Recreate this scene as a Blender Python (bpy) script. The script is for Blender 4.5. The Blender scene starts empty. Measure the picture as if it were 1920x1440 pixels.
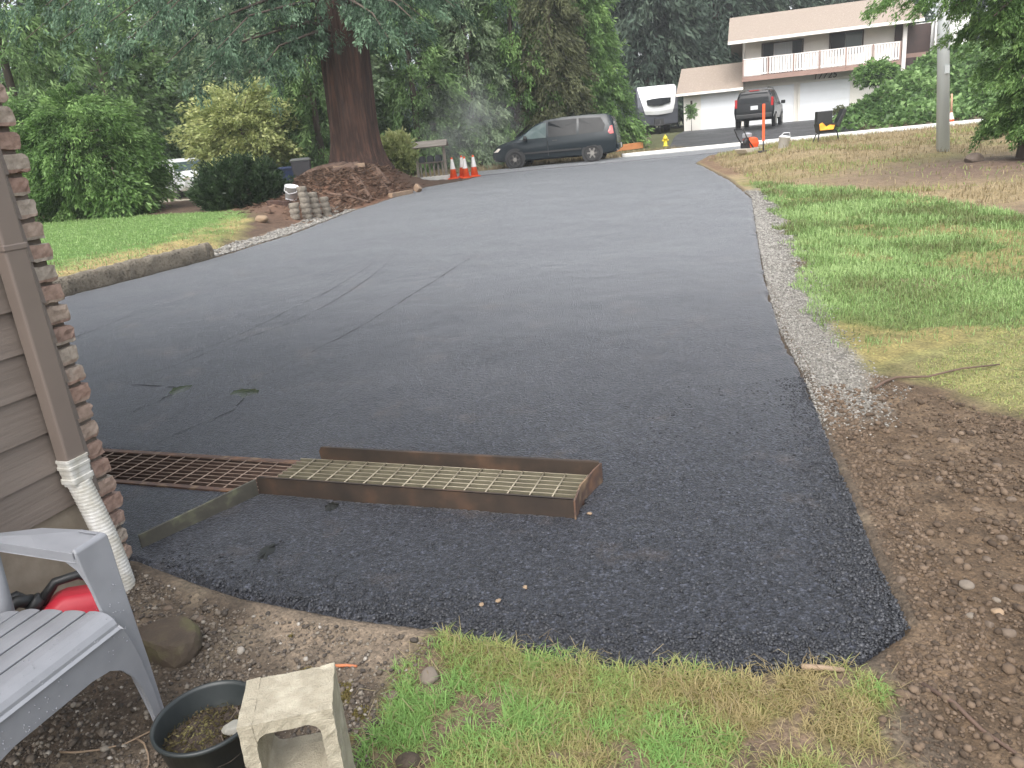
import bpy, math, random
import numpy as np
from mathutils import Vector, Matrix, Euler
R = math.radians
rng = np.random.default_rng(7)
random.seed(7)
scene = bpy.context.scene
col = scene.collection

# ------------------------------------------------------------------ helpers
def link(o, parent=None):
    col.objects.link(o)
    if parent is not None:
        o.parent = parent
    return o

def tag(o, label=None, cat=None, group=None, kind=None):
    if label: o['label'] = label
    if cat: o['category'] = cat
    if group: o['group'] = group
    if kind: o['kind'] = kind
    return o

def empty(name, loc, rz=0.0, rot=None):
    o = bpy.data.objects.new(name, None)
    o.location = loc
    o.rotation_euler = rot if rot else (0, 0, rz)
    o.empty_display_size = 0.1
    return link(o)

class MB:
    def __init__(s):
        s.v = []; s.f = []; s.sm = []
    def add(s, vs, fs, smooth=False):
        n = len(s.v)
        s.v.extend([tuple(map(float, q)) for q in vs])
        for f in fs:
            s.f.append(tuple(i + n for i in f)); s.sm.append(smooth)
        return s
    def box(s, c, d, rz=0.0, M=None):
        hx, hy, hz = d[0] / 2, d[1] / 2, d[2] / 2
        vs = [Vector((x, y, z)) for x in (-hx, hx) for y in (-hy, hy) for z in (-hz, hz)]
        m = M if M else Matrix.Rotation(rz, 3, 'Z')
        vs = [m @ q + Vector(c) for q in vs]
        return s.add(vs, [(0, 1, 3, 2), (4, 6, 7, 5), (0, 4, 5, 1), (2, 3, 7, 6), (0, 2, 6, 4), (1, 5, 7, 3)])
    def tube(s, pts, r, n=8, caps=True, smooth=True):
        pts = [Vector(p) for p in pts]
        rs = r if isinstance(r, (list, tuple)) else [r] * len(pts)
        rings = []; up = None
        for i, p in enumerate(pts):
            a = pts[max(0, i - 1)]; b = pts[min(len(pts) - 1, i + 1)]
            t = (b - a)
            t = t.normalized() if t.length > 1e-9 else Vector((0, 0, 1))
            if up is None:
                up = Vector((0, 0, 1)) if abs(t.z) < .9 else Vector((1, 0, 0))
            x = t.cross(up)
            if x.length < 1e-6: x = t.cross(Vector((.3, .7, .2)))
            x.normalize(); y = x.cross(t).normalized(); up = y
            rings.append([p + (x * math.cos(2 * math.pi * k / n) + y * math.sin(2 * math.pi * k / n)) * rs[i] for k in range(n)])
        return s.loft(rings, caps=caps, smooth=smooth)
    def loft(s, rings, closed=True, caps=True, smooth=False):
        n = len(rings[0]); vs = [q for r_ in rings for q in r_]; fs = []
        for i in range(len(rings) - 1):
            for k in range(n if closed else n - 1):
                k2 = (k + 1) % n
                fs.append((i * n + k, i * n + k2, (i + 1) * n + k2, (i + 1) * n + k))
        s.add(vs, fs, smooth)
        if caps:
            b = len(s.v) - len(vs)
            s.f.append(tuple(b + k for k in reversed(range(n)))); s.sm.append(False)
            s.f.append(tuple(b + (len(rings) - 1) * n + k for k in range(n))); s.sm.append(False)
        return s
    def lathe(s, prof, n=24, c=(0, 0, 0), M=None, smooth=True, caps=True):
        m = M if M else Matrix.Identity(3)
        rings = [[m @ Vector((r_ * math.cos(2 * math.pi * k / n), r_ * math.sin(2 * math.pi * k / n), z)) + Vector(c)
                  for k in range(n)] for r_, z in prof]
        return s.loft(rings, caps=caps, smooth=smooth)
    def prism(s, poly, org, u, v, depth):
        """polygon (a,b) in the plane org + a*u + b*v, thickened along u x v by depth"""
        org = Vector(org); u = Vector(u); v = Vector(v); nn = u.cross(v).normalized()
        n = len(poly)
        a = [org + u * p[0] + v * p[1] for p in poly]; b = [q + nn * depth for q in a]
        fs = [tuple(reversed(range(n))), tuple(range(n, 2 * n))]
        for k in range(n):
            k2 = (k + 1) % n
            fs.append((k, k2, n + k2, n + k))
        return s.add(a + b, fs)
    def build(s, name, mat, parent=None, bevel=0.0, seg=2, loc=None, rz=None):
        me = bpy.data.meshes.new(name)
        me.from_pydata(s.v, [], s.f)
        me.polygons.foreach_set('use_smooth', s.sm)
        me.materials.append(mat)
        me.update()
        o = bpy.data.objects.new(name, me)
        if loc is not None: o.location = loc
        if rz is not None: o.rotation_euler = (0, 0, rz)
        link(o, parent)
        if bevel:
            b = o.modifiers.new('bevel', 'BEVEL'); b.width = bevel; b.segments = seg
            b.limit_method = 'ANGLE'; b.angle_limit = R(35)
        return o

def np_mesh(name, V, Fq, mat, parent=None, shade=None, smooth=False, colattr=None):
    """V (n,3); Fq (m,k) same-size faces; shade: per-face float; colattr: per-vertex rgb"""
    V = np.asarray(V, np.float32); Fq = np.asarray(Fq, np.int32)
    me = bpy.data.meshes.new(name)
    m, k = Fq.shape
    me.vertices.add(len(V)); me.vertices.foreach_set('co', V.ravel())
    me.loops.add(m * k); me.loops.foreach_set('vertex_index', Fq.ravel())
    me.polygons.add(m)
    me.polygons.foreach_set('loop_start', np.arange(0, m * k, k, dtype=np.int32))
    me.polygons.foreach_set('loop_total', np.full(m, k, np.int32))
    me.update(calc_edges=True)
    if smooth:
        me.polygons.foreach_set('use_smooth', np.ones(m, bool))
    if shade is not None:
        a = me.attributes.new('shade', 'FLOAT', 'FACE'); a.data.foreach_set('value', np.asarray(shade, np.float32))
    if colattr is not None:
        a = me.attributes.new('tint', 'FLOAT_COLOR', 'POINT')
        c4 = np.ones((len(V), 4), np.float32); c4[:, :3] = colattr
        a.data.foreach_set('color', c4.ravel())
    me.materials.append(mat)
    me.validate()
    o = bpy.data.objects.new(name, me)
    return link(o, parent)

# ------------------------------------------------------------------ materials
def newmat(name):
    m = bpy.data.materials.new(name); m.use_nodes = True
    nt = m.node_tree; nt.nodes.clear()
    out = nt.nodes.new('ShaderNodeOutputMaterial'); b = nt.nodes.new('ShaderNodeBsdfPrincipled')
    nt.links.new(b.outputs[0], out.inputs[0])
    return m, nt, b

def N(nt, t, **kw):
    n = nt.nodes.new(t)
    for k, v in kw.items():
        if k in n.inputs: n.inputs[k].default_value = v
        else: setattr(n, k, v)
    return n

def coords(nt, scale=(1, 1, 1), kind='Object'):
    tc = nt.nodes.new('ShaderNodeTexCoord'); mp = nt.nodes.new('ShaderNodeMapping')
    mp.inputs['Scale'].default_value = scale
    nt.links.new(tc.outputs[kind], mp.inputs['Vector'])
    return mp.outputs[0]

def rgba(c): return (c[0], c[1], c[2], 1.0)

def ramp(nt, fac, stops):
    r_ = nt.nodes.new('ShaderNodeValToRGB')
    el = r_.color_ramp.elements
    el[0].position = stops[0][0]; el[0].color = rgba(stops[0][1])
    el[1].position = stops[-1][0]; el[1].color = rgba(stops[-1][1])
    for p, c in stops[1:-1]:
        e_ = el.new(p); e_.color = rgba(c)
    nt.links.new(fac, r_.inputs[0])
    return r_.outputs[0]

def noise(nt, vec, scale, detail=4, rough=.55):
    n = N(nt, 'ShaderNodeTexNoise', Scale=scale, Detail=detail, Roughness=rough)
    nt.links.new(vec, n.inputs['Vector'])
    return n.outputs[0]

def bump(nt, h, strength, dist, prev=None):
    b = N(nt, 'ShaderNodeBump', Strength=strength, Distance=dist)
    nt.links.new(h, b.inputs['Height'])
    if prev is not None: nt.links.new(prev, b.inputs['Normal'])
    return b.outputs[0]

def mat(name, c1, c2=None, scale=8, rough=.6, bmp=0, bscale=60, bdist=.003, metal=0, stretch=(1, 1, 1), spec=.5, c3=None, coat=0):
    m, nt, b = newmat(name)
    v = coords(nt, stretch)
    if c2 is None: c2 = tuple(x * .85 for x in c1)
    stops = [(.3, c1), (.7, c2)] if c3 is None else [(.28, c1), (.52, c2), (.72, c3)]
    nt.links.new(ramp(nt, noise(nt, v, scale, 6), stops), b.inputs['Base Color'])
    b.inputs['Roughness'].default_value = rough; b.inputs['Metallic'].default_value = metal
    b.inputs['Specular IOR Level'].default_value = spec
    if coat: b.inputs['Coat Weight'].default_value = coat
    if bmp:
        nt.links.new(bump(nt, noise(nt, v, bscale, 5), bmp, bdist), b.inputs['Normal'])
    return m

def leafmat(name, dark, light, rough=.5, mid=None):
    m, nt, b = newmat(name)
    a = nt.nodes.new('ShaderNodeAttribute'); a.attribute_name = 'shade'
    stops = [(0, dark), (1, light)] if mid is None else [(0, dark), (.5, mid), (1, light)]
    c = ramp(nt, a.outputs['Fac'], stops)
    nt.links.new(c, b.inputs['Base Color']); b.inputs['Roughness'].default_value = rough
    b.inputs['Specular IOR Level'].default_value = .35
    tr = nt.nodes.new('ShaderNodeBsdfTranslucent'); nt.links.new(c, tr.inputs[0])
    mx = nt.nodes.new('ShaderNodeMixShader'); mx.inputs[0].default_value = .36
    nt.links.new(b.outputs[0], mx.inputs[1]); nt.links.new(tr.outputs[0], mx.inputs[2])
    out = [n for n in nt.nodes if n.type == 'OUTPUT_MATERIAL'][0]
    nt.links.new(mx.outputs[0], out.inputs[0])
    return m

def stonemat(name, stops, rough=.8, bmp=.5):
    m, nt, b = newmat(name)
    a = nt.nodes.new('ShaderNodeAttribute'); a.attribute_name = 'shade'
    c = ramp(nt, a.outputs['Fac'], stops)
    nt.links.new(c, b.inputs['Base Color']); b.inputs['Roughness'].default_value = rough
    v = coords(nt)
    nt.links.new(bump(nt, noise(nt, v, 300, 4), bmp, .002), b.inputs['Normal'])
    return m

# ------------------------------------------------------------------ terrain
PY_ = np.array([-50, 3, 8, 15, 22, 30, 34, 44, 60, 400.])
PZ_ = np.array([0, 0, .05, .13, .22, .30, .32, .75, 1.0, 1.6])
def P(y): return np.interp(y, PY_, PZ_)
def sst(a, b, x):
    t = np.clip((np.asarray(x, float) - a) / (b - a), 0, 1); return t * t * (3 - 2 * t)

DRIVE = np.array([(-1.62, 2.74), (-1.30, 2.52), (-1.09, 2.39), (-.65, 2.19), (-.32, 2.075), (-.015, 1.90), (.26, 1.79), (.58, 1.725),
    (.92, 1.725), (1.16, 1.865), (1.235, 2.23), (1.335, 2.60), (1.55, 3.44), (1.77, 4.24), (1.975, 5.17), (2.36, 6.51),
    (3.14, 9.04), (4.53, 13.46), (5.33, 17.46), (6.3, 24.0), (7.6, 27.2), (10, 28.2), (10, 29.3), (-.2, 29.3), (-1.0, 26.3), (-2.1, 24.86),
    (-3.41, 18.6), (-3.97, 14.7), (-4.65, 12.2), (-5.75, 9.75), (-10.5, 8.1), (-9.2, 5.6)])
RX_ = DRIVE[8:21]; LX_ = DRIVE[24:30][::-1]
def xr(y): return np.interp(y, RX_[:, 1], RX_[:, 0])
def xl(y): return np.interp(y, LX_[:, 1], LX_[:, 0])

def sdf(poly, x, y):
    """signed distance, negative inside"""
    x = np.asarray(x, float); y = np.asarray(y, float)
    d = np.full(x.shape, 1e9); ins = np.zeros(x.shape, bool)
    n = len(poly)
    for i in range(n):
        ax, ay = poly[i]; bx, by = poly[(i + 1) % n]
        ex, ey = bx - ax, by - ay
        t = np.clip(((x - ax) * ex + (y - ay) * ey) / (ex * ex + ey * ey), 0, 1)
        d = np.minimum(d, np.hypot(x - ax - t * ex, y - ay - t * ey))
        if ay != by:
            c = ((ay > y) != (by > y)) & (x < ex * (y - ay) / (by - ay) + ax)
            ins ^= c
    return np.where(ins, -d, d)

def vnoise(x, y, s, seed=0):
    """cheap smooth value noise in 0..1"""
    x = np.asarray(x, float) * s + seed * 17.31; y = np.asarray(y, float) * s + seed * 9.77
    xi = np.floor(x).astype(np.int64); yi = np.floor(y).astype(np.int64); xf = x - xi; yf = y - yi
    def h(a, b):
        n = (a * 374761393 + b * 668265263 + seed * 144665) & 0x7fffffff
        n = ((n ^ (n >> 13)) * 1274126177) & 0x7fffffff
        return ((n ^ (n >> 16)) & 0xffff) / 65535.0
    u = xf * xf * (3 - 2 * xf); w = yf * yf * (3 - 2 * yf)
    return (h(xi, yi) * (1 - u) + h(xi + 1, yi) * u) * (1 - w) + (h(xi, yi + 1) * (1 - u) + h(xi + 1, yi + 1) * u) * w
def fbm(x, y, s, seed=0, o=4):
    r_ = 0; a = .5; t = 0
    for k in range(o):
        r_ = r_ + a * vnoise(x, y, s * 2 ** k, seed + k); t += a; a *= .5
    return r_ / t

EA = R(20.5)
EV = np.array([math.cos(EA), -math.sin(EA)]); WV = np.array([math.sin(EA), math.cos(EA)])   # house axes: across / along the side wall
DO = np.array([.209, 2.778])                      # near right corner of the drain frame
def ew(x, y):
    dx = np.asarray(x, float) - DO[0]; dy = np.asarray(y, float) - DO[1]
    return dx * EV[0] + dy * EV[1], dx * WV[0] + dy * WV[1]
TRUNK = (-4.02, 24.0)

def ground_z(x, y, under=True):
    x = np.asarray(x, float); y = np.asarray(y, float)
    z = P(y).astype(float)
    sd = sdf(DRIVE, x, y)
    dR = np.where((y > 1.8) & (y < 29), x - xr(y), -1)
    dL = np.where((y > 9.0), xl(np.clip(y, 9.0, 27)) - x, 0)
    # yard by the camera sits below the new asphalt
    z = z - .02 * sst(0, .10, sd) * (1 - sst(2.4, 3.0, y)) * (1 - sst(.9, 1.3, x))
    # right hand bank between drive and street
    bank = sst(14.5, 20, y) * (1 - sst(24.5, 28, y))
    z = z + .30 * sst(.15, 2.6, dR) * bank
    z = z + .10 * np.exp(-((x - 9.6) ** 2 / 3 + (y - 14.6) ** 2 / 1.6))
    # left lawn held by the kerb, then a slope
    kerbed = (1 - sst(12.1, 12.6, y))
    up = np.where(dL > .06, sst(.06, .12, dL) * kerbed + sst(.1, 1.3, dL) * (1 - kerbed), 0)
    z = z + (.22 * up + .012 * np.clip(dL, 0, 12)) * (1 - sst(24, 28, y)) * (y > 9)
    # mound round the big trunk
    mx_ = x - TRUNK[0]; my_ = y - 22.6
    mel = (mx_ / np.where(mx_ < 0, 1.75, 2.3)) ** 2 + (my_ / 3.7) ** 2
    z = z + .62 * np.exp(-mel ** 2) * sst(0, .85, np.where(sd > 0, sd, 0)) * (y > 15)
    z = z + .18 * np.exp(-((x + 4.6) ** 2 / 1.2 + (y - 17.6) ** 2 / 1.5)) * sst(.2, .9, sd)
    # ivy hill right of the house drive
    s1 = (x - 15.6) * .86 - (y - 36.4) * .51
    s2 = y - 32.4
    z = z + np.minimum(np.clip(np.minimum(s1 * .70, s2 * .42), 0, None), 2.9)
    # small relief
    out = sst(0, .15, sd)
    far = np.clip(np.hypot(x, y) / 6, .35, 1.5)
    z = z + out * ((fbm(x, y, 5, 3) - .5) * .05 * far) * (y < 28) + out * (fbm(x, y, 22, 5) - .5) * .022 * (np.hypot(x, y) < 7)
    if under:
        z = z - .15 * sst(.02, .16, -sd)
        e_, w_ = ew(x, y)
        z = z - .3 * ((e_ > -3.5) & (e_ < .15) & (w_ > -.1) & (w_ < .45))
    return z

def gz(x, y): return float(ground_z(np.array([x]), np.array([y]), under=False)[0])

def graded(segs):
    out = [segs[0][0]]
    for (a, b, st) in segs:
        n = max(1, int(round((b - a) / st))); out += list(np.linspace(a, b, n + 1)[1:])
    return np.array(out)

def grid_faces(nx, ny):
    i = np.arange(nx - 1)[None, :] + np.arange(ny - 1)[:, None] * nx
    return np.stack([i, i + 1, i + nx + 1, i + nx], -1).reshape(-1, 4)
# ------------------------------------------------------------------ ground sheet
LAWN = np.array([(5.3, 16.2), (6.2, 13.6), (6.3, 10.8), (6.2, 8.6), (9, 6.5), (9, 5.5), (3.45, 4.87), (2.9, 4.6), (2.44, 4.43), (2.12, 4.22), (2.14, 4.8), (2.62, 6.4), (3.5, 9.2), (4.25, 11.8), (5.1, 15)])
MOSS = np.array([(2.4, 4.38), (3.45, 4.8), (9, 5.4), (6, 3), (2.7, 2.95), (2.45, 3.5), (2.25, 4.0)])
GRASSB = np.array([(-.52, .7), (-.50, 1.56), (-.46, 1.82), (-.39, 2.0), (-.31, 2.09), (0, 1.95), (.26, 1.85), (.58, 1.78), (.85, 1.75), (.95, 1.66), (.82, 1.52), (.9, 1.3), (.8, .7)])
TANP = np.array([(-1.0, 2.36), (-.65, 2.22), (-.32, 2.10), (-.05, 1.95), (-.2, 1.93), (-.42, 1.97), (-.6, 1.98), (-.75, 2.02), (-.9, 2.12)])
LAWNL = np.array([(-5.8, 9.8), (-4.8, 12.2), (-4.7, 14), (-5.1, 16.3), (-6.2, 18.6), (-8.5, 19.6), (-11.4, 20.6), (-20, 21), (-20, 8)])
def inz(poly, x, y, soft, nz=None):
    d = sdf(poly, x, y)
    if nz is not None: d = d + nz
    return 1 - sst(-soft, soft, d)
def mixc(c, new, w): return c * (1 - w[:, None]) + np.array(new)[None, :] * w[:, None]

def ground_tint(x, y):
    near = np.hypot(x, y)
    k = np.clip(near / 5, .25, 3)
    n1 = (fbm(x, y, 3, 11) - .5) * .35 * k; n2 = fbm(x, y, 9, 13); n3 = fbm(x, y, 1.3, 17)
    c = np.tile(np.array([.098, .077, .058]), (len(x), 1))                     # yard gravel
    c = mixc(c, (.15, .122, .09), sst(.5, .75, n2) * (y < 4))
    c = mixc(c, (.15, .12, .03), sst(.56, .66, fbm(x, y, 5, 41)) * (y < 2.6) * (x > -1.05) * (x < -.5) * .8)       # moss tufts
    dR = x - xr(y); sd = sdf(DRIVE, x, y)
    right = sst(-.05, .05, np.where(y > 1.9, dR, x - 1.0)) * (x > .8)
    c = mixc(c, (.100, .069, .044), right)
    c = mixc(c, (.138, .10, .067), right * sst(.48, .7, n2) * .7)
    c = mixc(c, (.19, .152, .115), inz(TANP, x, y, .06, n1 * .4))
    c = mixc(c, (.16, .15, .055), inz(GRASSB, x, y, .04, n1 * .5))
    c = mixc(c, (.15, .11, .08), inz(GRASSB, x, y, .04, n1 * .5) * sst(.52, .68, fbm(x, y, 6, 23)))
    c = mixc(c, (.20, .195, .08), inz(MOSS, x, y, .15, n1))
    # bank
    bk = right * sst(11.2, 12.6, y + n1 * 3) * (y < 28)
    c = mixc(c, (.28, .22, .125), np.maximum(bk, right * sst(5.6, 6.6, x + n1) * (y > 7) * (y < 28)))
    c = mixc(c, (.21, .20, .08), bk * sst(.5, .7, n3) * .7)
    dm = np.exp(-(((x - 9.3) / 3.4) ** 2 + ((y - 14.2) / 2.1) ** 2) ** 1.5) + np.exp(-(((x - 7.6) / 1.6) ** 2 + ((y - 9.2) / 1.0) ** 2) ** 1.5)
    c = mixc(c, (.15, .105, .08), np.clip(dm, 0, 1) * sst(.25, .5, n2 + .15))
    c = mixc(c, (.17, .11, .07), sst(0, .1, dR) * (1 - sst(.3, .8, dR + n1)) * sst(17.5, 19, y) * (y < 28))
    c = mixc(c, (.13, .18, .06), inz(LAWN, x, y, .15, n1))
    c = mixc(c, (.24, .19, .08), inz(LAWN, x, y, .15, n1) * sst(.53, .66, n3) * .8)
    c = mixc(c, (.20, .14, .095), np.exp(-(((x - 3.6) / .55) ** 2 + ((y - 6.2) / .22) ** 2)) * .9)
    strip = sst(0, .03, dR) * (1 - sst(.24, .36, dR + n1 * .35)) * sst(3.3, 3.7, y + n1) * (1 - sst(14.3, 15.2, y))
    c = mixc(c, (.20, .19, .17), strip)
    # left side
    dL = xl(np.clip(y, 9, 27)) - x
    left = (dL > 0) & (y > 8) & (x < 3)
    c = mixc(c, (.10, .068, .05), left * (y < 60) * 1.0)
    c = mixc(c, (.16, .088, .058), left * np.exp(-(((x + 3.9) / 2.3) ** 2 + ((y - 21) / 4.6) ** 2) ** 2))
    lw = inz(LAWNL, x, y, .25, n1 * .6)
    c = mixc(c, (.10, .185, .045), lw)
    dry = lw * (1 - sst(.5, 1.7, dL + n1 * 2 + (y - 12) * -.06))
    c = mixc(c, (.36, .27, .13), dry * .85)
    c = mixc(c, (.27, .23, .185), left * sst(12.3, 12.7, y) * (1 - sst(18.2, 19.4, y)) * (1 - sst(.25, .5, dL + n1 * .3)))
    # beyond
    sh = sst(28.6, 29.2, y) * (1 - sst(33, 34.5, y)) * (1 - sst(7, 9, x)) * (x > -30)
    c = mixc(c, (.42, .38, .31), sh)
    far = sst(33, 35, y) * 1.0
    c = mixc(c, (.10, .105, .05), far)
    hill = sst(0, .6, ground_z(x, y, False) - P(y)) * (y > 32) * (x > 12)
    c = mixc(c, (.05, .075, .025), hill)
    c = mixc(c, (.40, .35, .28), sst(31.2, 31.5, y) * (1 - sst(32.3, 32.9, y + n1)) * (x > 12))
    return np.clip(c * (.82 + .36 * n2[:, None]), 0, 1)

def ground_material():
    m, nt, b = newmat('ground earth')
    a = nt.nodes.new('ShaderNodeAttribute'); a.attribute_name = 'tint'
    v = coords(nt)
    n1 = noise(nt, v, 55, 6, .65); n2 = noise(nt, v, 9, 5)
    vo = N(nt, 'ShaderNodeTexVoronoi', Scale=90.0); nt.links.new(v, vo.inputs['Vector'])
    g = ramp(nt, n1, [(.3, (.50, .50, .50)), (.5, (.95, .95, .95)), (.72, (1.5, 1.47, 1.42))])
    mx = N(nt, 'ShaderNodeMixRGB', blend_type='MULTIPLY'); mx.inputs[0].default_value = 1
    nt.links.new(a.outputs['Color'], mx.inputs[1]); nt.links.new(g, mx.inputs[2])
    g2 = ramp(nt, n2, [(.3, (.78, .78, .78)), (.7, (1.18, 1.16, 1.12))])
    mx2 = N(nt, 'ShaderNodeMixRGB', blend_type='MULTIPLY'); mx2.inputs[0].default_value = 1
    nt.links.new(mx.outputs[0], mx2.inputs[1]); nt.links.new(g2, mx2.inputs[2])
    nt.links.new(mx2.outputs[0], b.inputs['Base Color'])
    b.inputs['Roughness'].default_value = .85; b.inputs['Specular IOR Level'].default_value = .3
    n_ = bump(nt, n1, .8, .012)
    n_ = bump(nt, vo.outputs['Distance'], .5, .006, n_)
    nt.links.new(n_, b.inputs['Normal'])
    return m
M_ground = ground_material()
gx = graded([(-320, -60, 26), (-60, -24, 3), (-24, -12, .6), (-12, -6, .25), (-6, -2.2, .08), (-2.2, 3.2, .025), (3.2, 8, .07), (8, 14, .2), (14, 30, .5), (30, 60, 3), (60, 320, 26)])
gy = graded([(-40, -4, 6), (-4, .6, .4), (.6, 5.2, .025), (5.2, 10, .06), (10, 22, .11), (22, 36, .25), (36, 50, .5), (50, 80, 3), (80, 420, 34)])
X, Y = np.meshgrid(gx, gy); X = X.ravel(); Y = Y.ravel()
Z = ground_z(X, Y)
g_o = np_mesh('ground', np.stack([X, Y, Z], 1), grid_faces(len(gx), len(gy)), M_ground, smooth=True, colattr=ground_tint(X, Y))
tag(g_o, kind='structure')

# ------------------------------------------------------------------ asphalt drive
def asphalt_material(name, base, wet=1.0, grain=1.0, sheen=.74):
    m, nt, b = newmat(name)
    v = coords(nt)
    vo = N(nt, 'ShaderNodeTexVoronoi', Scale=105.0, Randomness=1.0); nt.links.new(v, vo.inputs['Vector'])
    vo2 = N(nt, 'ShaderNodeTexVoronoi', Scale=230.0); nt.links.new(v, vo2.inputs['Vector'])
    big = noise(nt, v, .8, 7, .65); mid = noise(nt, v, 14, 5, .6); fine = noise(nt, v, 260, 3, .6)
    sep = nt.nodes.new('ShaderNodeSeparateColor'); nt.links.new(vo.outputs['Color'], sep.inputs[0])
    c = ramp(nt, sep.outputs[0], [(0, tuple(x * .35 for x in base)), (.55, base), (.9, tuple(x * 1.55 for x in base)), (1, tuple(x * 3.0 for x in base))])
    g2 = ramp(nt, mid, [(.3, (.85, .85, .86)), (.7, (1.15, 1.15, 1.14))])
    mx = N(nt, 'ShaderNodeMixRGB', blend_type='MULTIPLY'); mx.inputs[0].default_value = 1
    nt.links.new(c, mx.inputs[1]); nt.links.new(g2, mx.inputs[2])
    # rusty tan dust patches
    du = ramp(nt, noise(nt, v, 2.3, 6, .68), [(.57, (0, 0, 0)), (.76, (.5, .5, .5))])
    mx2 = N(nt, 'ShaderNodeMixRGB', blend_type='MIX'); nt.links.new(du, mx2.inputs[0])
    nt.links.new(mx.outputs[0], mx2.inputs[1]); mx2.inputs[2].default_value = (.10, .078, .066, 1)
    nt.links.new(mx2.outputs[0], b.inputs['Base Color'])
    rr = ramp(nt, big, [(.3, (.40, .40, .40)), (.7, (.60, .60, .60))])
    nt.links.new(rr, b.inputs['Roughness'])
    b.inputs['Specular IOR Level'].default_value = .5 * wet
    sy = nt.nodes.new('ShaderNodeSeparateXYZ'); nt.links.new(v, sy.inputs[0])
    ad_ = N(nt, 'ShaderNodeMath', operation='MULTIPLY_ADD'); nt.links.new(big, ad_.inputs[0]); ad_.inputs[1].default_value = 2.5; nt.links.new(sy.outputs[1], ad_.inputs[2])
    mr = N(nt, 'ShaderNodeMapRange'); mr.interpolation_type = 'SMOOTHSTEP'     # pale sky sheen painted in, stronger farther up the drive
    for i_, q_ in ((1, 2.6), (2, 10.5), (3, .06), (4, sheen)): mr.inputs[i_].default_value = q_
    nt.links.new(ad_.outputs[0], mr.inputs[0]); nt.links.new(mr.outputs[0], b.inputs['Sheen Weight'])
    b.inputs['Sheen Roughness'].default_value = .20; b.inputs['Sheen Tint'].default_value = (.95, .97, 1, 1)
    n_ = bump(nt, mid, .25, .006)
    n_ = bump(nt, vo.outputs['Distance'], .75 * grain, .008, n_)
    n_ = bump(nt, vo2.outputs['Distance'], .45 * grain, .003, n_)
    n_ = bump(nt, fine, .25 * grain, .002, n_)
    nt.links.new(n_, b.inputs['Normal'])
    return m
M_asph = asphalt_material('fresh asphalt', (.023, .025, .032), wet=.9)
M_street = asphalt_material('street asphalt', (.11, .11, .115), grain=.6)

ax = graded([(-11, -6, .16), (-6, -2.2, .06), (-2.2, 2.4, .018), (2.4, 7.5, .06), (7.5, 11, .25)])
ay = graded([(1.5, 3.9, .018), (3.9, 10, .05), (10, 18, .10), (18, 29.6, .2)])
X, Y = np.meshgrid(ax, ay); X = X.ravel(); Y = Y.ravel()
sd = sdf(DRIVE, X, Y) + (fbm(X, Y, 7, 31) - .5) * .09 + (fbm(X, Y, 34, 33) - .5) * .035
def drive_top(x, y):
    z = P(y) + (fbm(x, y, .8, 51) - .5) * .03 + (fbm(x, y, 7, 53) - .5) * .006
    nearw = (1 - sst(2.6, 4.5, y)) * sst(-1.6, 0.4, x)
    return z + (fbm(x, y, 42, 57) - .5) * .012 * nearw
edge = sst(-.085, .03, sd)
Z = drive_top(X, Y) - .085 * edge + edge * (fbm(X, Y, 48, 37) - .5) * .03
e_, w_ = ew(X, Y)
pit = (e_ > -3.4) & (e_ < -.006) & (w_ > .002) & (w_ < .318)
Z = np.where(pit, -.16, Z)
V = np.stack([X, Y, Z], 1); Fq = grid_faces(len(ax), len(ay))
keep = (sd[Fq] < .12).any(1)
Fq = Fq[keep]
used = np.unique(Fq); remap = np.full(len(V), -1); remap[used] = np.arange(len(used))
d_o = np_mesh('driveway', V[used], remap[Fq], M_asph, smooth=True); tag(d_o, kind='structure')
def dz(x, y): return float(drive_top(np.array([x]), np.array([y]))[0])

# street, neighbour's drive
def sheet(name, xs, ys, poly, dz_, m, kind='structure', nz=0.0):
    X, Y = np.meshgrid(xs, ys); X = X.ravel(); Y = Y.ravel()
    s_ = sdf(poly, X, Y) + (fbm(X, Y, 3, 71) - .5) * nz
    Z = ground_z(X, Y, False) + dz_ - .12 * sst(-.05, .15, s_)
    Fq = grid_faces(len(xs), len(ys)); Fq = Fq[(s_[Fq] < .2).any(1)]
    used = np.unique(Fq); rm = np.full(len(X), -1); rm[used] = np.arange(len(used))
    o = np_mesh(name, np.stack([X, Y, Z], 1)[used], rm[Fq], m, smooth=True)
    return tag(o, kind=kind)
STREET = np.array([(-1.4, 27.6), (2, 28.4), (6, 28.0), (12, 28.0), (60, 28.0), (60, 31.1), (-1.4, 31.1)])
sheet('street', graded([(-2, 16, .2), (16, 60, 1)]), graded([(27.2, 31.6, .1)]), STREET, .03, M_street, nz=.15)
NDRIVE = np.array([(6.6, 31.3), (15.4, 31.3), (15.6, 36.4), (20.3, 44.5), (20.9, 47.6), (12.0, 49.0), (9.8, 42), (8.2, 36)])
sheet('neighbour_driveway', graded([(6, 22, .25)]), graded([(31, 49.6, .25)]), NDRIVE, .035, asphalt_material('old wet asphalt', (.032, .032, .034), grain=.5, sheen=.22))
M_conc = mat('pale concrete', (.62, .61, .58), (.50, .49, .46), 6, .75, .5, 60, .004)
kb = MB()
ks = [(x, 31.2 + .02 * (x - 5)) for x in np.linspace(5.2, 26, 60)]
rings = []
for x, y in ks:
    z = gz(x, y); rings.append([Vector((x, y - .13, z - .05)), Vector((x, y - .12, z + .12)), Vector((x, y - .06, z + .16)), Vector((x, y + .14, z + .16)), Vector((x, y + .14, z - .05))])
kb.loft(rings, smooth=False)
tag(kb.build('street_kerb', M_conc), kind='structure')
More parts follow.
